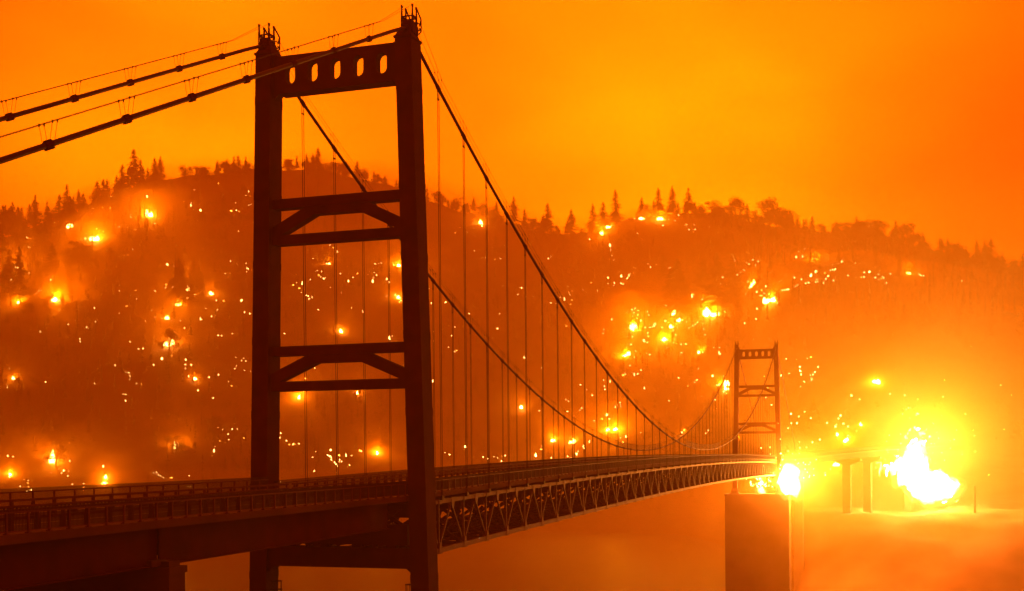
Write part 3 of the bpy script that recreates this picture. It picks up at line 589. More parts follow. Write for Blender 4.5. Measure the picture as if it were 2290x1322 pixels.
(970.8,169.8,57.9,2.4),(962.6,157.2,55.8,2.4),(951.0,126.8,58.3,2.0),(914.1,99.3,64.1,2.3),(874.7,83.4,47.8,2.5),(879.0,85.2,49.6,1.2),(955.7,135.6,52.1,1.3),
(986.1,205.5,65.9,2.5),(979.8,231.6,63.8,1.3),(969.3,217.7,53.3,1.3),(1010.7,295.0,92.8,2.2),(996.5,274.1,81.7,1.4),(951.9,263.5,52.0,1.3),(941.8,197.4,33.8,3.1),
(936.1,201.5,30.3,2.7),(931.3,206.0,27.8,3.0),(954.3,190.6,43.2,1.3),(956.8,189.0,45.3,1.3),(952.3,192.3,41.5,1.3),(940.0,233.4,37.9,1.3),(956.9,237.1,47.8,1.3),
(945.3,221.7,40.7,1.3),(901.3,171.6,13.7,2.6),(893.6,173.1,9.4,2.6),(911.6,151.3,22.5,1.9),(890.9,119.4,18.8,2.5),(851.3,94.0,17.9,1.1),(938.1,259.5,38.8,1.3),
(897.3,208.9,5.6,2.6),(896.2,207.2,4.7,1.2),(901.0,204.3,9.3,1.9),(892.0,212.4,0.0,1.2),(888.7,217.1,-3.9,1.2),(889.1,226.9,-5.9,1.2),(884.3,193.8,-5.1,1.2),
(903.4,71.7,13.1,1.2),(735.2,7.6,64.3,2.3),(734.5,14.0,58.1,1.5),(726.9,13.2,54.5,1.8),(744.1,2.9,71.0,1.0),(722.4,1.4,57.0,1.0),(750.2,19.7,52.8,1.9),
(692.7,4.4,45.6,1.7),(701.5,8.9,46.2,0.9),(796.4,31.7,55.8,2.0),(852.0,50.2,59.2,1.8),(823.3,44.3,48.8,2.0),(801.5,28.7,68.6,1.1),(757.9,17.6,65.0,1.0),
(749.4,15.9,62.9,1.0),(721.3,12.3,52.0,1.0),(623.7,-14.1,15.2,1.3),(632.5,-16.6,21.8,1.3),(623.9,-18.6,16.6,1.3),(653.2,8.9,22.1,0.9),(1143.1,34.4,204.1,1.8),
(1192.0,34.5,222.4,1.9),(1168.7,33.3,214.4,1.5),(938.0,19.7,147.9,2.9),(947.6,17.1,152.2,2.3),(909.6,21.9,138.4,1.2),(918.1,20.0,139.7,1.2),(950.1,8.8,151.5,2.3),
(935.1,13.8,144.4,1.9),(939.0,7.3,145.2,1.2),(945.4,5.6,148.4,1.2),(925.4,8.5,139.9,1.2),(959.3,2.8,155.6,1.2),(961.0,0.7,156.1,1.2),(977.3,-1.8,162.2,2.3),
(1023.4,-2.6,171.2,2.4),(974.6,-0.1,161.7,1.2),(956.6,4.4,154.4,1.2),(938.3,-21.4,144.7,2.2),(939.6,-23.3,145.2,1.2),(951.4,-27.1,150.2,2.2),(952.0,-23.4,150.7,1.2),
(942.0,-32.6,143.8,1.9),(947.4,-37.4,143.9,1.9),(952.2,-39.0,145.1,1.2),(1000.5,-34.8,160.9,1.3),(1019.9,-14.2,169.0,2.0),(1006.8,-55.1,154.8,1.3),(1010.1,-68.4,154.5,1.3),
(1005.4,-69.8,152.9,1.3),(1005.1,-71.8,152.5,1.2),(1027.1,-104.2,149.3,1.3),(683.5,-48.6,49.4,2.1),(649.9,-22.3,34.2,1.3),(671.7,-109.7,33.2,1.8),(671.0,-113.4,32.6,1.6),
(676.8,-104.4,37.5,1.3),(713.1,4.1,51.3,0.9),(716.4,2.9,53.2,0.9),(618.9,-21.4,14.8,1.8),(608.9,-21.7,9.7,0.8),(606.1,-22.9,8.5,0.8),(599.3,-75.1,2.0,1.5),
(611.6,-65.7,8.6,1.5),(637.5,-106.5,11.9,1.5),(609.5,-70.3,7.6,0.8),
]
TREES = [  # kind (0 conifer, 1 broadleaf, 2 bare snag), x, y, height
(0,969,871,34),(0,970,863,38),(0,971,856,34),(0,976,856,30),(0,985,853,28),(0,941,803,41),(0,989,833,31),(0,994,821,37),(0,992,813,31),
(0,1010,815,26),(0,1002,796,31),(0,1020,816,26),(0,912,765,39),(0,901,773,26),(0,877,776,57),(0,896,804,38),(0,881,797,34),(0,960,824,33),
(0,999,775,22),(0,1018,766,21),(0,924,800,28),(0,942,798,39),(0,933,846,32),(0,953,715,12),(0,916,620,48),(0,917,623,32),(0,918,617,43),
(0,941,619,36),(0,943,614,29),(0,925,613,31),(0,942,609,19),(0,919,632,20),(0,918,759,15),(0,971,869,29),(0,962,852,31),(0,953,832,34),
(0,964,873,31),(0,1053,740,20),(0,1025,762,22),(1,951,724,11),(1,941,753,24),(1,929,757,23),(1,941,744,19),(1,878,748,9),(1,888,736,9),
(1,937,758,21),(2,1020,776,34),(2,918,625,60),(2,997,777,20),(0,1060,744,29),(0,1097,714,17),(0,1117,699,22),(0,1129,679,25),(0,1133,671,24),
(0,1146,649,19),(0,1179,601,32),(0,1212,544,19),(0,1215,531,18),(0,1253,382,35),(0,1262,343,37),(0,1258,313,36),(0,1247,367,28),(0,1266,289,35),
(0,1264,276,36),(0,1263,261,45),(0,1276,213,32),(0,1272,196,36),(0,1275,178,32),(0,1273,170,16),(0,1242,98,19),(0,1191,34,25),(0,1178,9,22),
(0,1181,-49,31),(0,1174,-91,26),(0,1180,-99,27),(0,1161,-115,24),(0,1166,-125,30),(0,1173,-133,31),(0,1177,-139,34),(0,1164,-144,22),(0,1171,-149,23),
(0,1140,-154,21),(0,1037,-155,29),(0,1056,115,61),(0,1070,101,66),(0,1098,135,43),(0,1088,159,58),(0,1090,166,49),(0,1143,184,29),(0,1078,154,53),
(0,868,28,11),(0,936,12,14),(0,895,43,6),(0,1030,786,27),(0,1152,641,14),(0,1249,431,21),(0,1251,403,24),(1,1260,146,25),(1,1260,139,19),
(1,1256,121,31),(1,1220,81,36),(1,1218,74,29),(1,1212,63,28),(1,1154,-15,24),(1,1155,-24,26),(1,1161,-33,25),(1,1154,-5,19),(1,1184,-62,34),
(1,1112,-76,22),(1,1155,-106,26),(1,1106,702,16),(1,1140,658,15),(1,1162,629,17),(1,1172,611,17),(1,1197,582,15),(1,1210,564,13),(1,1242,451,19),
(1,1234,471,19),(1,710,601,22),(1,705,570,11),(1,778,533,17),(1,798,509,27),(1,854,590,23),(1,1065,211,20),(1,1186,335,20),(1,1237,317,18),
(1,1237,298,21),(2,1274,163,16),(2,1148,241,45),(2,1154,220,29),(2,794,505,31),(2,1070,215,22),(0,1126,692,20),(0,989,803,39),(0,1242,53,16),
(0,1209,34,12),(0,947,859,25),(1,1253,92,7),(1,1274,168,9),(1,1162,649,15),(1,1169,636,15),(1,1233,495,10),(1,1128,697,15),(1,960,841,11),
(0,1037,762,40),(0,1237,459,15),(1,1186,604,9),(0,1225,-31,12),(0,1229,-56,13),(0,1246,438,15),(1,1199,-161,12),(0,936,860,32),(0,1223,-64,12),
(0,1239,455,13),(0,1044,747,23),(1,1213,558,13),(0,1109,722,11),(1,1262,87,13),(0,951,841,19),(1,1171,636,13),(1,1106,728,11),(0,1234,485,19),
(0,1114,713,10),(0,1132,686,21),(1,1143,665,7),(1,1260,300,11),(0,1275,190,16),(1,1106,715,16),(1,1195,586,15),(1,1224,-4,8),(1,1224,11,15),
(1,1000,834,16),(0,1219,-95,18),(0,1226,-49,18),(1,1249,421,16),(0,945,888,38),(1,1236,2,14),(0,1217,-73,10),(1,1235,-8,13),(0,1258,351,11),
(1,1027,800,15),(1,1214,558,16),(0,1202,575,11),(1,1219,534,11),(1,1233,-49,7),(1,1269,231,12),(1,1210,-51,6),(1,1097,731,16),(1,1032,796,8),
(0,1064,775,43),(0,1059,744,38),(1,1256,351,9),(0,1208,564,24),(1,1268,161,16),(1,1203,-105,9),(1,1247,28,12),(1,1137,676,10),(0,1027,771,35),
(1,1161,641,9),(0,1271,163,10),(1,1217,-100,12),(0,1173,626,19),(0,1234,64,20),(0,1196,-149,10),(0,1266,180,20),(1,1012,784,13),(1,1222,-22,14),
(0,1212,-76,20),(0,1178,616,21),(1,1260,347,16),(1,1227,511,10),(0,942,872,28),(1,1224,-16,15),(0,1047,754,42),(1,1201,574,16),(1,1247,405,16),
(0,1063,775,22),(1,1225,514,14),(1,1219,-157,6),(0,1260,70,9),(0,1017,781,34),(0,1269,217,20),(0,1202,-149,15),(1,1259,103,8),(1,1115,714,11),
(1,1066,749,11),(0,1227,511,15),(0,965,871,36),(0,1017,789,32),(0,1264,110,22),(1,1263,94,10),(0,1259,346,11),(1,1207,-108,14),(0,1234,496,22),
(1,1260,283,10),(1,1272,226,15),(1,1125,691,16),(1,1267,134,10),(0,1220,-153,11),(1,1260,361,14),(1,1268,162,14),(0,1261,135,16),(0,1238,-15,10),
(0,1152,652,23),(0,935,869,24),(1,1201,577,16),(0,1223,506,16),(1,1237,65,9),(1,1235,25,9),(1,1248,412,16),(1,1232,63,15),(1,1232,500,9),
(0,1009,823,40),(0,1239,60,22),(0,1272,232,23),(1,1112,711,14),(0,930,869,23),(1,1009,785,9),(0,1198,-102,17),(0,1203,-94,18),(1,1271,161,7),
(1,1186,593,15),(0,1066,758,21),(0,1218,-137,17),(1,1223,-118,7),(0,1037,772,27),(0,1232,506,21),(0,1038,752,27),(1,1219,-136,9),(0,998,780,26),
(0,1112,716,11),(1,1267,144,16),(1,972,858,14),(1,1204,-192,10),(0,1240,453,16),(1,1214,-119,8),(0,1265,260,22),(1,1199,-170,6),(1,1129,686,13),
(1,946,862,8),(0,1027,770,26),(1,1058,741,15),(1,1266,292,9),(1,1259,336,8),(1,1236,-46,10),(1,1225,-78,8),(0,1266,320,18),(0,1247,-9,18),
(0,1228,-28,16),(0,966,831,33),(0,1261,348,23),(0,1232,490,15),(1,1213,-114,6),(0,986,815,23),(0,1094,728,12),(0,1222,-120,8),(1,1171,638,12),
(1,1256,354,14),(1,1260,372,7),(0,1036,770,42),(1,1256,367,8),(1,1259,281,7),(0,1056,758,26),(1,1239,60,10),(1,1207,-183,7),(1,1270,192,7),
(1,1207,-164,14),(1,1267,101,16),(1,1053,752,15),(1,1264,234,10),(0,1183,610,21),(0,1218,-26,14),(1,1176,614,7),(1,939,884,8),(1,1271,201,9),
(1,1259,93,11),(0,949,836,18),(0,1233,467,18),(1,1202,580,16),(0,1201,575,21),(1,1247,396,11),(0,1223,520,16),(0,1266,71,13),(1,1242,439,15),
(1,1184,607,16),(0,1212,-110,19),(1,1216,541,15),(1,1238,467,16),(1,1270,230,9),(0,966,861,36),(1,1254,361,11),(1,1276,175,15),(1,1264,133,11),
(0,1161,648,14),(1,1258,331,16),(1,1243,403,15),(1,1211,-125,9),(0,1240,63,19),(1,1138,672,14),(0,1257,338,16),(0,1262,292,10),(0,1254,47,13),
(0,1245,451,14),(1,988,840,7),(1,1246,419,7),(0,1076,748,32),(1,1214,-153,10),(1,1262,289,8),(0,1217,-114,16),(0,988,848,37),(0,1269,118,16),
(0,973,819,35),(1,1271,128,12),(0,1271,135,11),(1,1244,441,12),(1,1210,-143,8),(0,1151,657,13),(1,1192,591,15),(1,1004,774,14),(1,1274,143,13),
(0,1065,726,21),(0,1238,0,10),(1,925,749,10),(0,976,652,23),(1,1200,265,8),(1,1105,462,14),(1,1104,220,14),(1,1197,379,11),(1,927,834,15),
(1,1086,552,13),(1,1089,417,11),(0,734,-87,15),(0,1193,385,24),(1,1070,632,14),(0,1180,416,23),(1,1218,233,14),(1,1233,402,14),(1,1187,497,15),
(1,1159,407,12),(0,1243,134,24),(0,1092,273,20),(0,1063,526,15),(1,865,756,13),(1,1065,638,13),(1,1193,514,12),(1,1103,657,13),(1,1106,503,9),
(1,1147,204,8),(0,1084,139,23),(1,1083,96,14),(1,880,831,9),(0,720,-31,9),(1,1068,436,12),(0,716,-91,13),(1,1031,605,9),(1,901,824,10),
(1,1101,534,12),(0,1123,649,16),(0,980,-52,21),(1,1140,427,13),(1,738,-104,7),(1,1100,608,14),(1,882,746,10),(1,1117,150,10),(0,1135,387,18),
(1,1175,212,9),(0,1062,658,27),(1,867,-115,7),(1,1190,474,11),(1,1166,499,15),(1,989,-77,8),(1,934,746,8),(1,1164,-155,10),(0,1035,472,20),
(1,921,789,13),(0,921,756,20),(1,1153,395,10),(1,1062,58,13),(1,764,-120,10),(1,957,603,9),(1,1119,457,10),(1,1205,314,10),(1,1078,147,14),
(0,744,-26,11),(0,963,-166,17),(1,1145,82,12),(1,1110,303,9),(0,1015,758,16),(0,1007,585,22),(1,1086,530,12),(1,1171,74,15),(1,1059,217,8),
(1,799,757,12),(1,941,-33,10),(1,896,770,13),(1,917,778,12),(0,904,-40,15),(1,1130,143,12),(1,739,-141,8),(1,988,565,12),(1,1120,-48,12),
(1,1102,640,9),(0,757,-54,15),(0,920,-74,12),(1,1032,643,14),(1,1057,742,15),(0,1094,634,20),(1,711,-130,9),(1,1039,671,13),(1,895,9,8),
(1,1166,546,16),(1,1024,650,11),
]

# ------------------------------------------------------------------ fires
def flame_bm(seed, tall, lobes=5, sub=2, rough=.35):
    """irregular tongue-shaped flame, about 1 wide, base near z=0"""
    rnd = random.Random(seed); vs = []; fs = []; b = MB()
    for k in range(lobes):
        cx, cy = rnd.uniform(-.34,.34), rnd.uniform(-.3,.3); w = rnd.uniform(.16,.34); h = tall*rnd.uniform(.45,1.0)*(1-.9*abs(cx)); lean = rnd.uniform(-.15,.15)
        n, m_ = 9, 9; base = len(vs); vs = []; fs = []
        for j in range(m_):
            t = j/(m_-1); rr = w*(math.sin(math.pi*min(1,t*.9+.1))**.8)*(1-t)**.55+.004
            for i in range(n):
                a = 2*math.pi*i/n; q = rr*(1+rough*mnoise.noise(Vector((math.cos(a)*2+seed, math.sin(a)*2+k*3, t*4))))
                vs.append((cx+lean*t*t+math.cos(a)*q+.06*math.sin(t*7+k), cy+math.sin(a)*q, -.08+h*t))
        for j in range(m_-1):
            for i in range(n): fs.append((j*n+i, j*n+(i+1)%n, (j+1)*n+(i+1)%n, (j+1)*n+i))
        fs.append(tuple(range(n))[::-1]); fs.append(tuple(range((m_-1)*n, m_*n)))
        b.add(vs, fs)
    return b
flames = []
for i in range(7):
    b = flame_bm(i+1, (.9,1.3,.8,1.7,1.1,.7,1.4)[i], (5,4,7,3,6,8,4)[i]); o = b.build('spot_fire', M['flame'], smooth=True); flames.append(o)
used = set()
def where(x, y):
    ph = math.degrees(math.atan2(y-OY, x-OX)); u = 1145+2664*math.tan(math.radians(17.84-ph)); return u
def region(u):
    for lim, nm in ((330,'on the far left slope'),(560,'on the slope left of the near tower'),(905,'seen between the legs of the near tower'),(1130,'just right of the near tower'),
                    (1400,'behind the near cable and hangers'),(1640,'on the slope left of the far tower'),(1760,'behind and above the far tower'),(2000,'on the slope right of the far tower'),(9999,'at the far right edge of the slope')):
        if u < lim: return nm
def level(x, y, z):
    v = 1022-8.5*where(x, y)/1145-2664*(z-2.6)/max(1, ((x-CAM.x)*d2.x+(y-CAM.y)*d2.y))
    return v
ORD = ['','second ','third ','fourth ','fifth ','sixth ','seventh ','eighth ','ninth ','tenth ','eleventh ','twelfth ','thirteenth ','fourteenth ','fifteenth ']
reg = {}
for i, f in enumerate(FIRES): reg.setdefault(region(where(f[0], f[1])), []).append((level(*f[:3]), i))
rank = {}
for k, l in reg.items():
    l.sort()
    for n, (v, i) in enumerate(l): rank[i] = (ORD[n] if n < len(ORD) else '%dth ' % (n+1))+'highest'
size_word = lambda w: 'large blinding' if w > 9 else ('bright medium' if w > 5 else ('small bright' if w > 3.5 else 'little'))
for i, (x, y, z, w) in enumerate(FIRES):
    src = flames[i % 7]; o = src if i < 7 else copy(src)
    zz = ground_z(x, y); o.location = (x, y, zz-.1); o.scale = (w*1.2, w*1.2, w*1.1); o.rotation_euler = (0, 0, i*1.7)
    tag(o, '%s flames, %s fire %s' % (size_word(w), rank[i], region(where(x, y))), 'fire', 'brush fires burning on the hillside')
    lp = 190000*(w/5.0)**1.9*(.35, 1.5, .7, 1.1, .5, 1.3, .9)[i*3 % 7]
    d = Vector((CAM.x-x, CAM.y-y, 0)).normalized()
    fire_light('fire_light', (x+d.x*1.0, y+d.y*1.0, zz+w*.5+2.5), lp, max(1.0, w*.3))
# embers: the largest each an object, the faint rest one object
ems = []
for i in range(4):
    b = flame_bm(30+i, (1.0,.6,1.6,.8)[i], (2,3,1,2)[i]); ems.append(b.build('ember', M['ember' if i % 2 == 0 else 'ember2'], smooth=True))
EM = sorted(EMBERS, key=lambda e: -e[3])
rnd = random.Random(5)
for i, (x, y, z, w) in enumerate(EM[:296]):
    o = ems[i % 4] if i < 4 else copy(ems[i % 4])
    o.location = (x, y, ground_z(x, y)+.35); w *= rnd.uniform(.6,1.4); o.scale = (w, w, w*rnd.uniform(.7,1.2)); o.rotation_euler = (0, 0, i)
    rg = region(where(x, y)); tag(o, 'tiny glowing ember spot %s, one of many alike' % rg, 'ember', 'glowing embers '+rg)
b = MB()
for i in range(420):     # more of them drawn out along the burn lines
    _, x, y = 0, *EMBERS[rnd.randrange(len(EMBERS))][:2]; a = rnd.random()*3.1; k = rnd.gauss(0, 13); EM.append((x+k*math.cos(a), y+k*math.sin(a), 0, rnd.uniform(.5,1.25)))
for (x, y, z, w) in EM[296:]:
    zz = ground_z(x, y)+.3; h = w*.45
    b.add([(x-h,y,zz),(x+h,y,zz),(x,y-h,zz),(x,y+h,zz),(x,y,zz-h),(x,y,zz+h*1.4)], [(0,2,5),(2,1,5),(1,3,5),(3,0,5),(2,0,4),(1,2,4),(3,1,4),(0,3,4)])
o = b.build('faint_embers', M['ember']); tag(o, 'faint scattered ember points all over the burning hillside', 'embers', kind='stuff')

def big_flame(name, lumps, mat, label, seed):
    """flame body grown from overlapping lumps, remeshed to one irregular surface"""
    mb = bpy.data.metaballs.new(name); mb.resolution = .9; mb.render_resolution = .7; mb.threshold = .1
    ob = bpy.data.objects.new(name, mb); COL.objects.link(ob)
    for (x, y, z, r) in lumps:
        e = mb.elements.new(); e.co = (x, y, z); e.radius = r
    dg = bpy.context.evaluated_depsgraph_get(); me = bpy.data.meshes.new_from_object(ob.evaluated_get(dg)); bpy.data.objects.remove(ob)
    am = min(1.0, max(q[3] for q in lumps)/7.5)**1.5
    for v in me.vertices:
        p = v.co; n = am*(mnoise.noise_vector(p*.3+Vector((seed,0,0)))*1.9+mnoise.noise_vector(p*.8)*.8+mnoise.noise_vector(p*1.9)*.3)
        v.co = p+Vector((n.x, n.y, n.z*2.2))
    me.materials.clear(); me.materials.append(mat); o = bpy.data.objects.new(name, me); COL.objects.link(o); tag(o, label, 'fire')
    h2 = me.copy(); c = sum((v.co for v in h2.vertices), Vector())/len(h2.vertices)      # wider, thinner orange fringe
    for v in h2.vertices: q = v.co-c; v.co = c+q*1.12+q.normalized()*1.3+Vector((0,0,.06*max(0,q.z)**1.3))
    h2.materials.clear(); h2.materials.append(M['blaze_halo']); f = bpy.data.objects.new('flame_fringe', h2); COL.objects.link(f); f.parent = o
    rnd = random.Random(seed); sb = MB(); R_ = max(q[3] for q in lumps)
    for k in range(70):
        p = c+Vector((rnd.gauss(0,R_*1.6), rnd.gauss(0,R_*1.6), abs(rnd.gauss(0,R_*2.2)))); r = rnd.uniform(.08,.22)
        sb.add([(p.x-r,p.y,p.z),(p.x+r,p.y,p.z),(p.x,p.y-r,p.z),(p.x,p.y+r,p.z),(p.x,p.y,p.z-r),(p.x,p.y,p.z+r*2)], [(0,2,5),(2,1,5),(1,3,5),(3,0,5),(2,0,4),(1,2,4),(3,1,4),(0,3,4)])
    s = sb.build('sparks', M['ember'], o); s['kind'] = 'stuff'
    return o
big_flame('blaze', [(475,-46.5,-7,3.2),(476,-50.5,-6,5.0),(477,-54.5,-3,5.5),(478,-56.5,2,3.6),(478.6,-57.8,6,2.4),(476,-56,-8,7.5),(474,-58,-12.5,7.5),(475,-64,-14,7.5),(476,-68.5,-15.5,6.5),(475,-59,-16.5,6.5),(474,-53,-10,6.5),(479,-58.6,9.5,1.3),(476,-43,-7.5,1.8),(477,-59.5,2,2.2),(475,-70.5,-17,2.4),(478.5,-57.5,12,.9)],
          M['blaze'], 'great blinding white blaze with a tall tongue on the far bank, biggest fire of all', 3)
big_flame('blaze', [(334.8,-11.2,-8.2,4.6),(335,-11.6,-6.0,4.2),(335,-10.6,-9.4,4.0),(335,-12.6,-10.6,3.4),(335.2,-13.4,-12.6,1.9)],  # added flame body standing in for a bright lamp and its bloom
          M['blaze'], 'round white-hot lamp glare shaped as flames at the corner of the far tower pier', 8)
big_flame('blaze', [(356,.6,-12.6,1.7),(356,.3,-10,1.3),(356,.9,-8,1.2),(356.2,0,-13.8,1.6)],
          M['blaze'], 'upright bright flames seen under the truss behind the far pier top', 5)

# ------------------------------------------------------------------ trees
def conifer(seed, dens=1.0):
    rnd = random.Random(seed); tb = MB(); cb = MB()
    tb.tube([(0,0,-.05),(.004,0,.3),(-.004,.004,.7),(0,0,.985)], [.013,.011,.006,.0015], 6)
    z = .16+rnd.random()*.12
    base = z
    while z < .99:
        t = (z-base)/(1-base); L_ = (.165*(1-t)**.75+.008)*(0.75+.45*rnd.random())
        nb = int((7-2*t)*dens)+2
        for k in range(nb):
            if rnd.random() < .16: continue
            a = rnd.uniform(0, 6.283); l = L_*rnd.uniform(.5,1.12); dr = rnd.uniform(.1,.5)*l
            tip = Vector((math.cos(a)*l, math.sin(a)*l, z-dr)); root = Vector((0,0,z)); sd = Vector((-math.sin(a),math.cos(a),0))
            for q in range(5):
                c = root.lerp(tip, (q+.8)/5); w = l*.26*(1-.13*q)*rnd.uniform(.6,1.3)
                v1 = c+sd*w+Vector((0,0,-.02*rnd.random())); v2 = c-sd*w+Vector((0,0,-.02*rnd.random())); v3 = c+(tip-root)*.3+Vector((0,0,rnd.uniform(-.012,.008)))
                cb.add([v1, v2, v3, c+Vector((0,0,.016))], [(0,3,2),(1,2,3)])
        z += .024+.012*rnd.random()
    for k in range(12): a = rnd.random()*6.28; zz = .95+rnd.random()*.05; cb.add([(0,0,zz+.012),(.01*math.cos(a),.01*math.sin(a),zz-.015),(.01*math.cos(a+1.2),.01*math.sin(a+1.2),zz-.012)],[(0,1,2)])
    return tb, cb
def broad(seed):
    rnd = random.Random(seed); tb = MB(); cb = MB()
    tb.tube([(0,0,-.06),(.01,0,.2),(-.01,.01,.42)], [.03,.024,.016], 7)
    lob = []
    for k in range(13):
        a = k*2.4+rnd.random(); r = .10+.24*rnd.random(); z = .28+.58*rnd.random()
        c = Vector((math.cos(a)*r*(1.25-z*.5), math.sin(a)*r*(1.25-z*.5), z)); lob.append((c, .10+.08*rnd.random()))
        tb.tube([(0,0,.28+.1*rnd.random()), c*.55+Vector((0,0,.12)), c], [.014,.009,.003], 5)
    lob.append((Vector((0,0,.86)), .13))
    for c, rr in lob:
        for k in range(115):
            d = Vector((rnd.gauss(0,1), rnd.gauss(0,1), rnd.gauss(0,.8))).normalized()*rr*(rnd.random()**.4)*1.15
            p = c+d; s = .013+.014*rnd.random(); u = Vector((rnd.gauss(0,1),rnd.gauss(0,1),rnd.gauss(0,1))).normalized(); w = u.orthogonal().normalized()
            cb.add([p+u*s, p+w*s, p-u*s, p-w*s], [(0,1,2,3)])
    return tb, cb
def snag(seed):
    rnd = random.Random(seed); tb = MB()
    tb.tube([(0,0,-.05),(.006,0,.5),(-.004,0,.98)], [.014,.009,.003], 6)
    for k in range(16):
        z = .35+.6*rnd.random(); a = rnd.random()*6.28; l = .06*(1.15-z)+.02
        tb.tube([(0,0,z),(math.cos(a)*l,math.sin(a)*l,z+rnd.uniform(-.02,.03))],[.004,.0015],4)
    return tb, None
protos = {0: [], 1: [], 2: []}
def make(kind, seed):
    nm = ('pine_tree','oak_tree','dead_tree')[kind]; e = empty(nm)
    tb, cb = (conifer, broad, snag)[kind](seed); tb.build('trunk', M['bark'], e)
    if cb: cb.build('crown', M['leaf'] if kind == 0 else M['leaf2'], e)
    return e
for k, n in ((0,5),(1,4),(2,2)): protos[k] = [make(k, 10*k+i) for i in range(n)]
cnt = {0:0,1:0,2:0}; KN = ('conifer','broadleaf tree','bare dead snag'); CT = ('conifer','tree','dead tree')
treg = {}
tinfo = []
for i, (k, x, y, h) in enumerate(TREES):
    z = ground_z(x, y); tinfo.append((k, x, y, z, h)); r_ = math.hypot(x-OX, y-OY)
    v = level(x, y, z); u = where(x, y)
    sky = level(x, y, z+h) < 1022-8.5*u/1145-2664*lerp_tab(RIDGE_E, 17.84-math.degrees(math.atan((u-1145)/2664)))-6
    treg.setdefault((k, region(u), sky), []).append(i)
rnd = random.Random(11)
for (k, rg, sky), ids in treg.items():
    ids.sort(key=lambda i: -TREES[i][3])
    for n, i in enumerate(ids):
        _, x, y, z, h = tinfo[i]; pl = protos[k]; c = cnt[k]; cnt[k] += 1
        src = pl[c % len(pl)]
        if c < len(pl): o = src
        else:
            o = copy(src)
            for ch in list(src.children): copy(ch, o)
        o.location = (x, y, z); wd = rnd.uniform(.85,1.2)*(1.35 if k == 0 else 1.15 if k == 1 else 1); o.scale = (h*wd, h*wd, h); o.rotation_euler = (0,0,rnd.random()*6.28)
        place_ = 'on the skyline' if sky else 'below the skyline'
        if n < 5: lb = '%s %s %s, %s' % (('tallest','second tallest','third tallest','fourth tallest','fifth tallest')[n], KN[k], place_, rg)
        else: lb = 'hazy %s %s, %s' % (KN[k], place_, rg)
        tag(o, lb.replace('seen ', ''), CT[k], '%ss %s %s' % (KN[k], 'on the skyline' if sky else 'below the skyline', rg.replace('seen ', '')))

# the burning wood that covers the hill: saplings, spires and scrub that read as one mass
rnd = random.Random(21); b = MB()
for i in range(5200):
    ph = math.radians(rnd.uniform(-8, 44)); phd = math.degrees(ph)
    rs, rr = lerp_tab(SHORE, phd), lerp_tab(RIDGE_D, phd); r = rs+(rr+12-rs)*rnd.random()**.8+12
    if phd < 8 and r < 720: continue
    x, y = OX+r*math.cos(ph), OY+r*math.sin(ph)
    if mnoise.noise(Vector((x*.008, y*.008, 4)))+.35*rnd.random() < -.02: continue
    z = ground_z(x, y); up = max(0, min(1, (rr-r)/60.))
    if rnd.random() < .55:
        h = rnd.uniform(7, 21)*(.35+.65*up); b.add([(x-.12,y,z-1),(x+.12,y,z-1),(x+.06,y,z+h),(x-.06,y,z+h)],[(0,1,2,3)])
        for k in range(11):
            q = .18+.8*k/11; w = h*.19*(1-q)**.8*rnd.uniform(.6,1.2)+.15; a = rnd.random()*3.14; c, s = math.cos(a)*w, math.sin(a)*w; zz = z+h*q
            b.add([(x-c,y-s,zz-h*.05*rnd.random()),(x+s*.4,y-c*.4,zz-h*.03),(x+c,y+s,zz-h*.05*rnd.random()),(x,y,zz+h*.07)], [(0,1,3),(1,2,3)])
    else:
        s = rnd.uniform(1.5,4.2)*(.4+.6*up)
        for k in range(10):
            p = Vector((x+rnd.gauss(0,.6)*s, y+rnd.gauss(0,.6)*s, z+rnd.uniform(0,1.9)*s)); q = s*rnd.uniform(.2,.5)
            u = Vector((rnd.gauss(0,1),rnd.gauss(0,1),rnd.gauss(0,1))).normalized(); w = u.orthogonal().normalized()
            b.add([p+u*q, p+w*q, p-u*q, p-w*q], [(0,1,2,3)])
o = b.build('hillside_wood', M['leaf']); tag(o, 'dark smoky wood of saplings and scrub covering the whole burning hillside', 'woodland', kind='stuff')

# ------------------------------------------------------------------ the smoke haze
b = MB(); b.box(-230, 1690, -1080, 1480, -75, 400); hz = b.build('haze', M['water']); hz.data.materials.clear()
hm = bpy.data.materials.new('haze'); hm.use_nodes = True; t = hm.node_tree; t.nodes.clear()
v = t.nodes.new('ShaderNodeVolumePrincipled'); oo = t.nodes.new('ShaderNodeOutputMaterial'); t.links.new(v.outputs[0], oo.inputs['Volume'])
v.inputs['Color'].default_value = (.94, .50, .1, 1); v.inputs['Density'].default_value = .00088; v.inputs['Anisotropy'].default_value = .35
hz.data.materials.append(hm); hz['kind'] = 'stuff'; hz['label'] = 'thin orange smoke haze filling the valley'; hz['category'] = 'haze'
hz.display_type = 'WIRE'

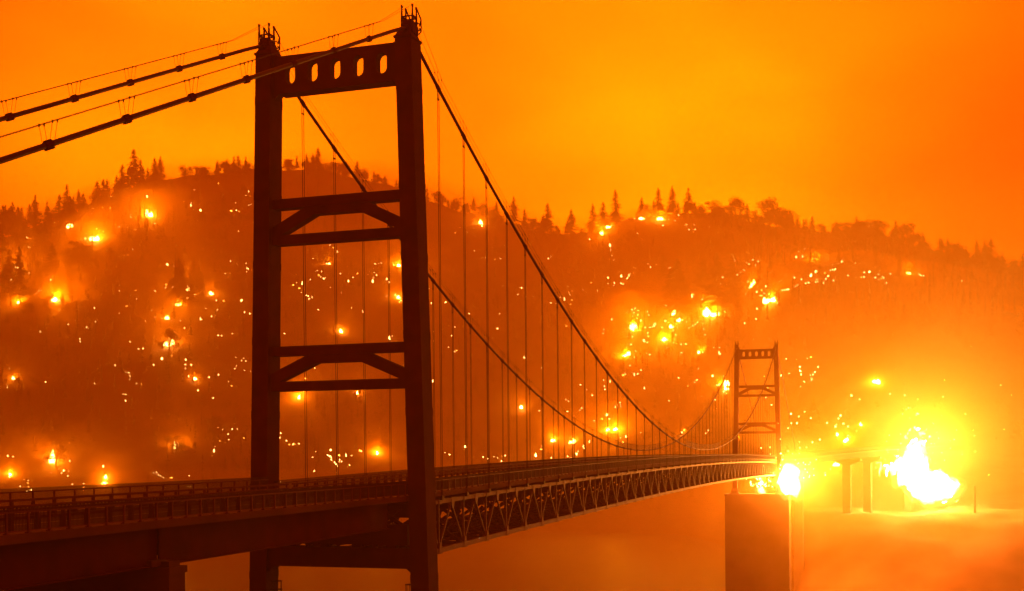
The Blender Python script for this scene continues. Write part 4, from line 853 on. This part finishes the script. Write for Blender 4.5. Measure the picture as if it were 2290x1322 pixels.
def smoke(name, mesh_fn, density, label, g=.35, col=(.94,.50,.1)):
    b = MB(); mesh_fn(b); o = b.build(name, M['water'], smooth=True); o.data.materials.clear()
    m_ = bpy.data.materials.new(name); m_.use_nodes = True; t = m_.node_tree; t.nodes.clear()
    v = t.nodes.new('ShaderNodeVolumePrincipled'); oo = t.nodes.new('ShaderNodeOutputMaterial'); t.links.new(v.outputs[0], oo.inputs['Volume'])
    v.inputs['Color'].default_value = (*col, 1); v.inputs['Density'].default_value = density; v.inputs['Anisotropy'].default_value = g
    o.data.materials.append(m_); o['kind'] = 'stuff'; o['label'] = label; o['category'] = 'smoke'; o.display_type = 'WIRE'; return o
def slope_smoke(b):     # a sheet of smoke lying on the hillside
    phis = [-14+i*1.0 for i in range(64)]; n = len(phis); top = []; bot = []; rs_ = [i/22. for i in range(23)]
    for s in rs_:
        for p in phis:
            rs, rr = lerp_tab(SHORE, p)-(150 if p > 7 else -70), lerp_tab(RIDGE_D, p)+130; r = rs+(rr-rs)*s; a = math.radians(p); x, y = OX+r*math.cos(a), OY+r*math.sin(a)
            z = ground_z(x, y); e = max(0, math.sin(math.pi*min(1, max(0, s))))**(.7 if p > 13 else .95)*min(1,(p+14)/8.,(49-p)/8.)*(1-.5*max(0, min(1, (12-p)/6.)))
            bot.append((x, y, z-40)); top.append((x, y, z-39+e*(104+26*mnoise.noise(Vector((x*.006, y*.006, 3)))+14*mnoise.noise(Vector((x*.02, y*.02, 7))))))
    b.v = top+bot; N_ = len(top); m2 = len(rs_)
    for i in range(m2-1):
        for k in range(n-1):
            q = (i*n+k, i*n+k+1, (i+1)*n+k+1, (i+1)*n+k); b.f.append(q); b.f.append(tuple(N_+w for w in reversed(q)))
    for k in range(n-1): b.f.append((k+1, k, N_+k, N_+k+1)); w = (m2-1)*n; b.f.append((w+k, w+k+1, N_+w+k+1, N_+w+k))
    for i in range(m2-1): b.f.append((i*n, (i+1)*n, N_+(i+1)*n, N_+i*n)); b.f.append(((i+1)*n+n-1, i*n+n-1, N_+i*n+n-1, N_+(i+1)*n+n-1))
smoke('slope_smoke', slope_smoke, .0056, 'orange smoke lying over the burning hillside and its ridge')
def ball(c, r):
    def fn(b):
        n, m2 = 40, 22; vs = []
        for j in range(m2+1):
            th = math.pi*j/m2
            for i in range(n):
                a = 2*math.pi*i/n; d = Vector((math.sin(th)*math.cos(a), math.sin(th)*math.sin(a), math.cos(th))); k = 1+.55*mnoise.noise(d*1.3+Vector(c)*.37)+.15*mnoise.noise(d*4+Vector(c)*.2)
                vs.append((c[0]+d.x*r[0]*k, c[1]+d.y*r[1]*k, c[2]+d.z*r[2]*k))
        b.add(vs, [(j*n+i, j*n+(i+1)%n, (j+1)*n+(i+1)%n, (j+1)*n+i) for j in range(m2) for i in range(n)])
    return fn
for k, r in enumerate((18, 30, 46, 66, 92, 124, 164, 215)):  # nested shells added to spread the glow, paler inwards for a whiter core
    smoke('glow_smoke', ball((472+k*4,-62-k*5,6+k*2), (r,r,r*.8)), .0005, 'smoke shells added to spread a pale yellow glow round the great blaze on the far bank', col=(.97,.9,max(.2,.95-.11*k)))
for k, r in enumerate((8, 13, 20, 29)):  # shells added as the soft halo of the pier-corner glare
    smoke('glow_smoke', ball((336+k*2,-13-k*2,-7), (r,r,r*.9)), .0008, 'smoke shells added as a yellow halo round the glare at the far pier corner', col=(.97,.9,max(.2,.95-.11*k)))
def lake_fog(b):     # low bank of smoke over the lake
    nx, ny = 40, 60; vs = []; N_ = nx*ny
    for top in (1, 0):
        for j in range(ny):
            for i in range(nx):
                fx, fy = i/(nx-1), j/(ny-1); x = 352+fx*800; y = -900+fy*2100
                e = min(1, fx*3.2)**.8*min(1, (1-fx)*5)*min(1, fy*6, (1-fy)*6); e = e*e*(3-2*e)
                vs.append((x, y, -61.5+(e*(52+9*mnoise.noise(Vector((x*.008, y*.008, 9)))) if top else -.4)))
    fs = []
    for j in range(ny-1):
        for i in range(nx-1):
            q = (j*nx+i, j*nx+i+1, (j+1)*nx+i+1, (j+1)*nx+i); fs.append(q); fs.append(tuple(N_+w for w in reversed(q)))
    for i in range(nx-1):
        fs.append((i+1, i, N_+i, N_+i+1)); w = (ny-1)*nx; fs.append((w+i, w+i+1, N_+w+i+1, N_+w+i))
    for j in range(ny-1):
        fs.append((j*nx, (j+1)*nx, N_+(j+1)*nx, N_+j*nx)); fs.append(((j+1)*nx+nx-1, j*nx+nx-1, N_+j*nx+nx-1, N_+(j+1)*nx+nx-1))
    b.add(vs, fs)
smoke('lake_smoke', lake_fog, .0022, 'low smooth orange smoke drifting over the lake and hiding its shore')
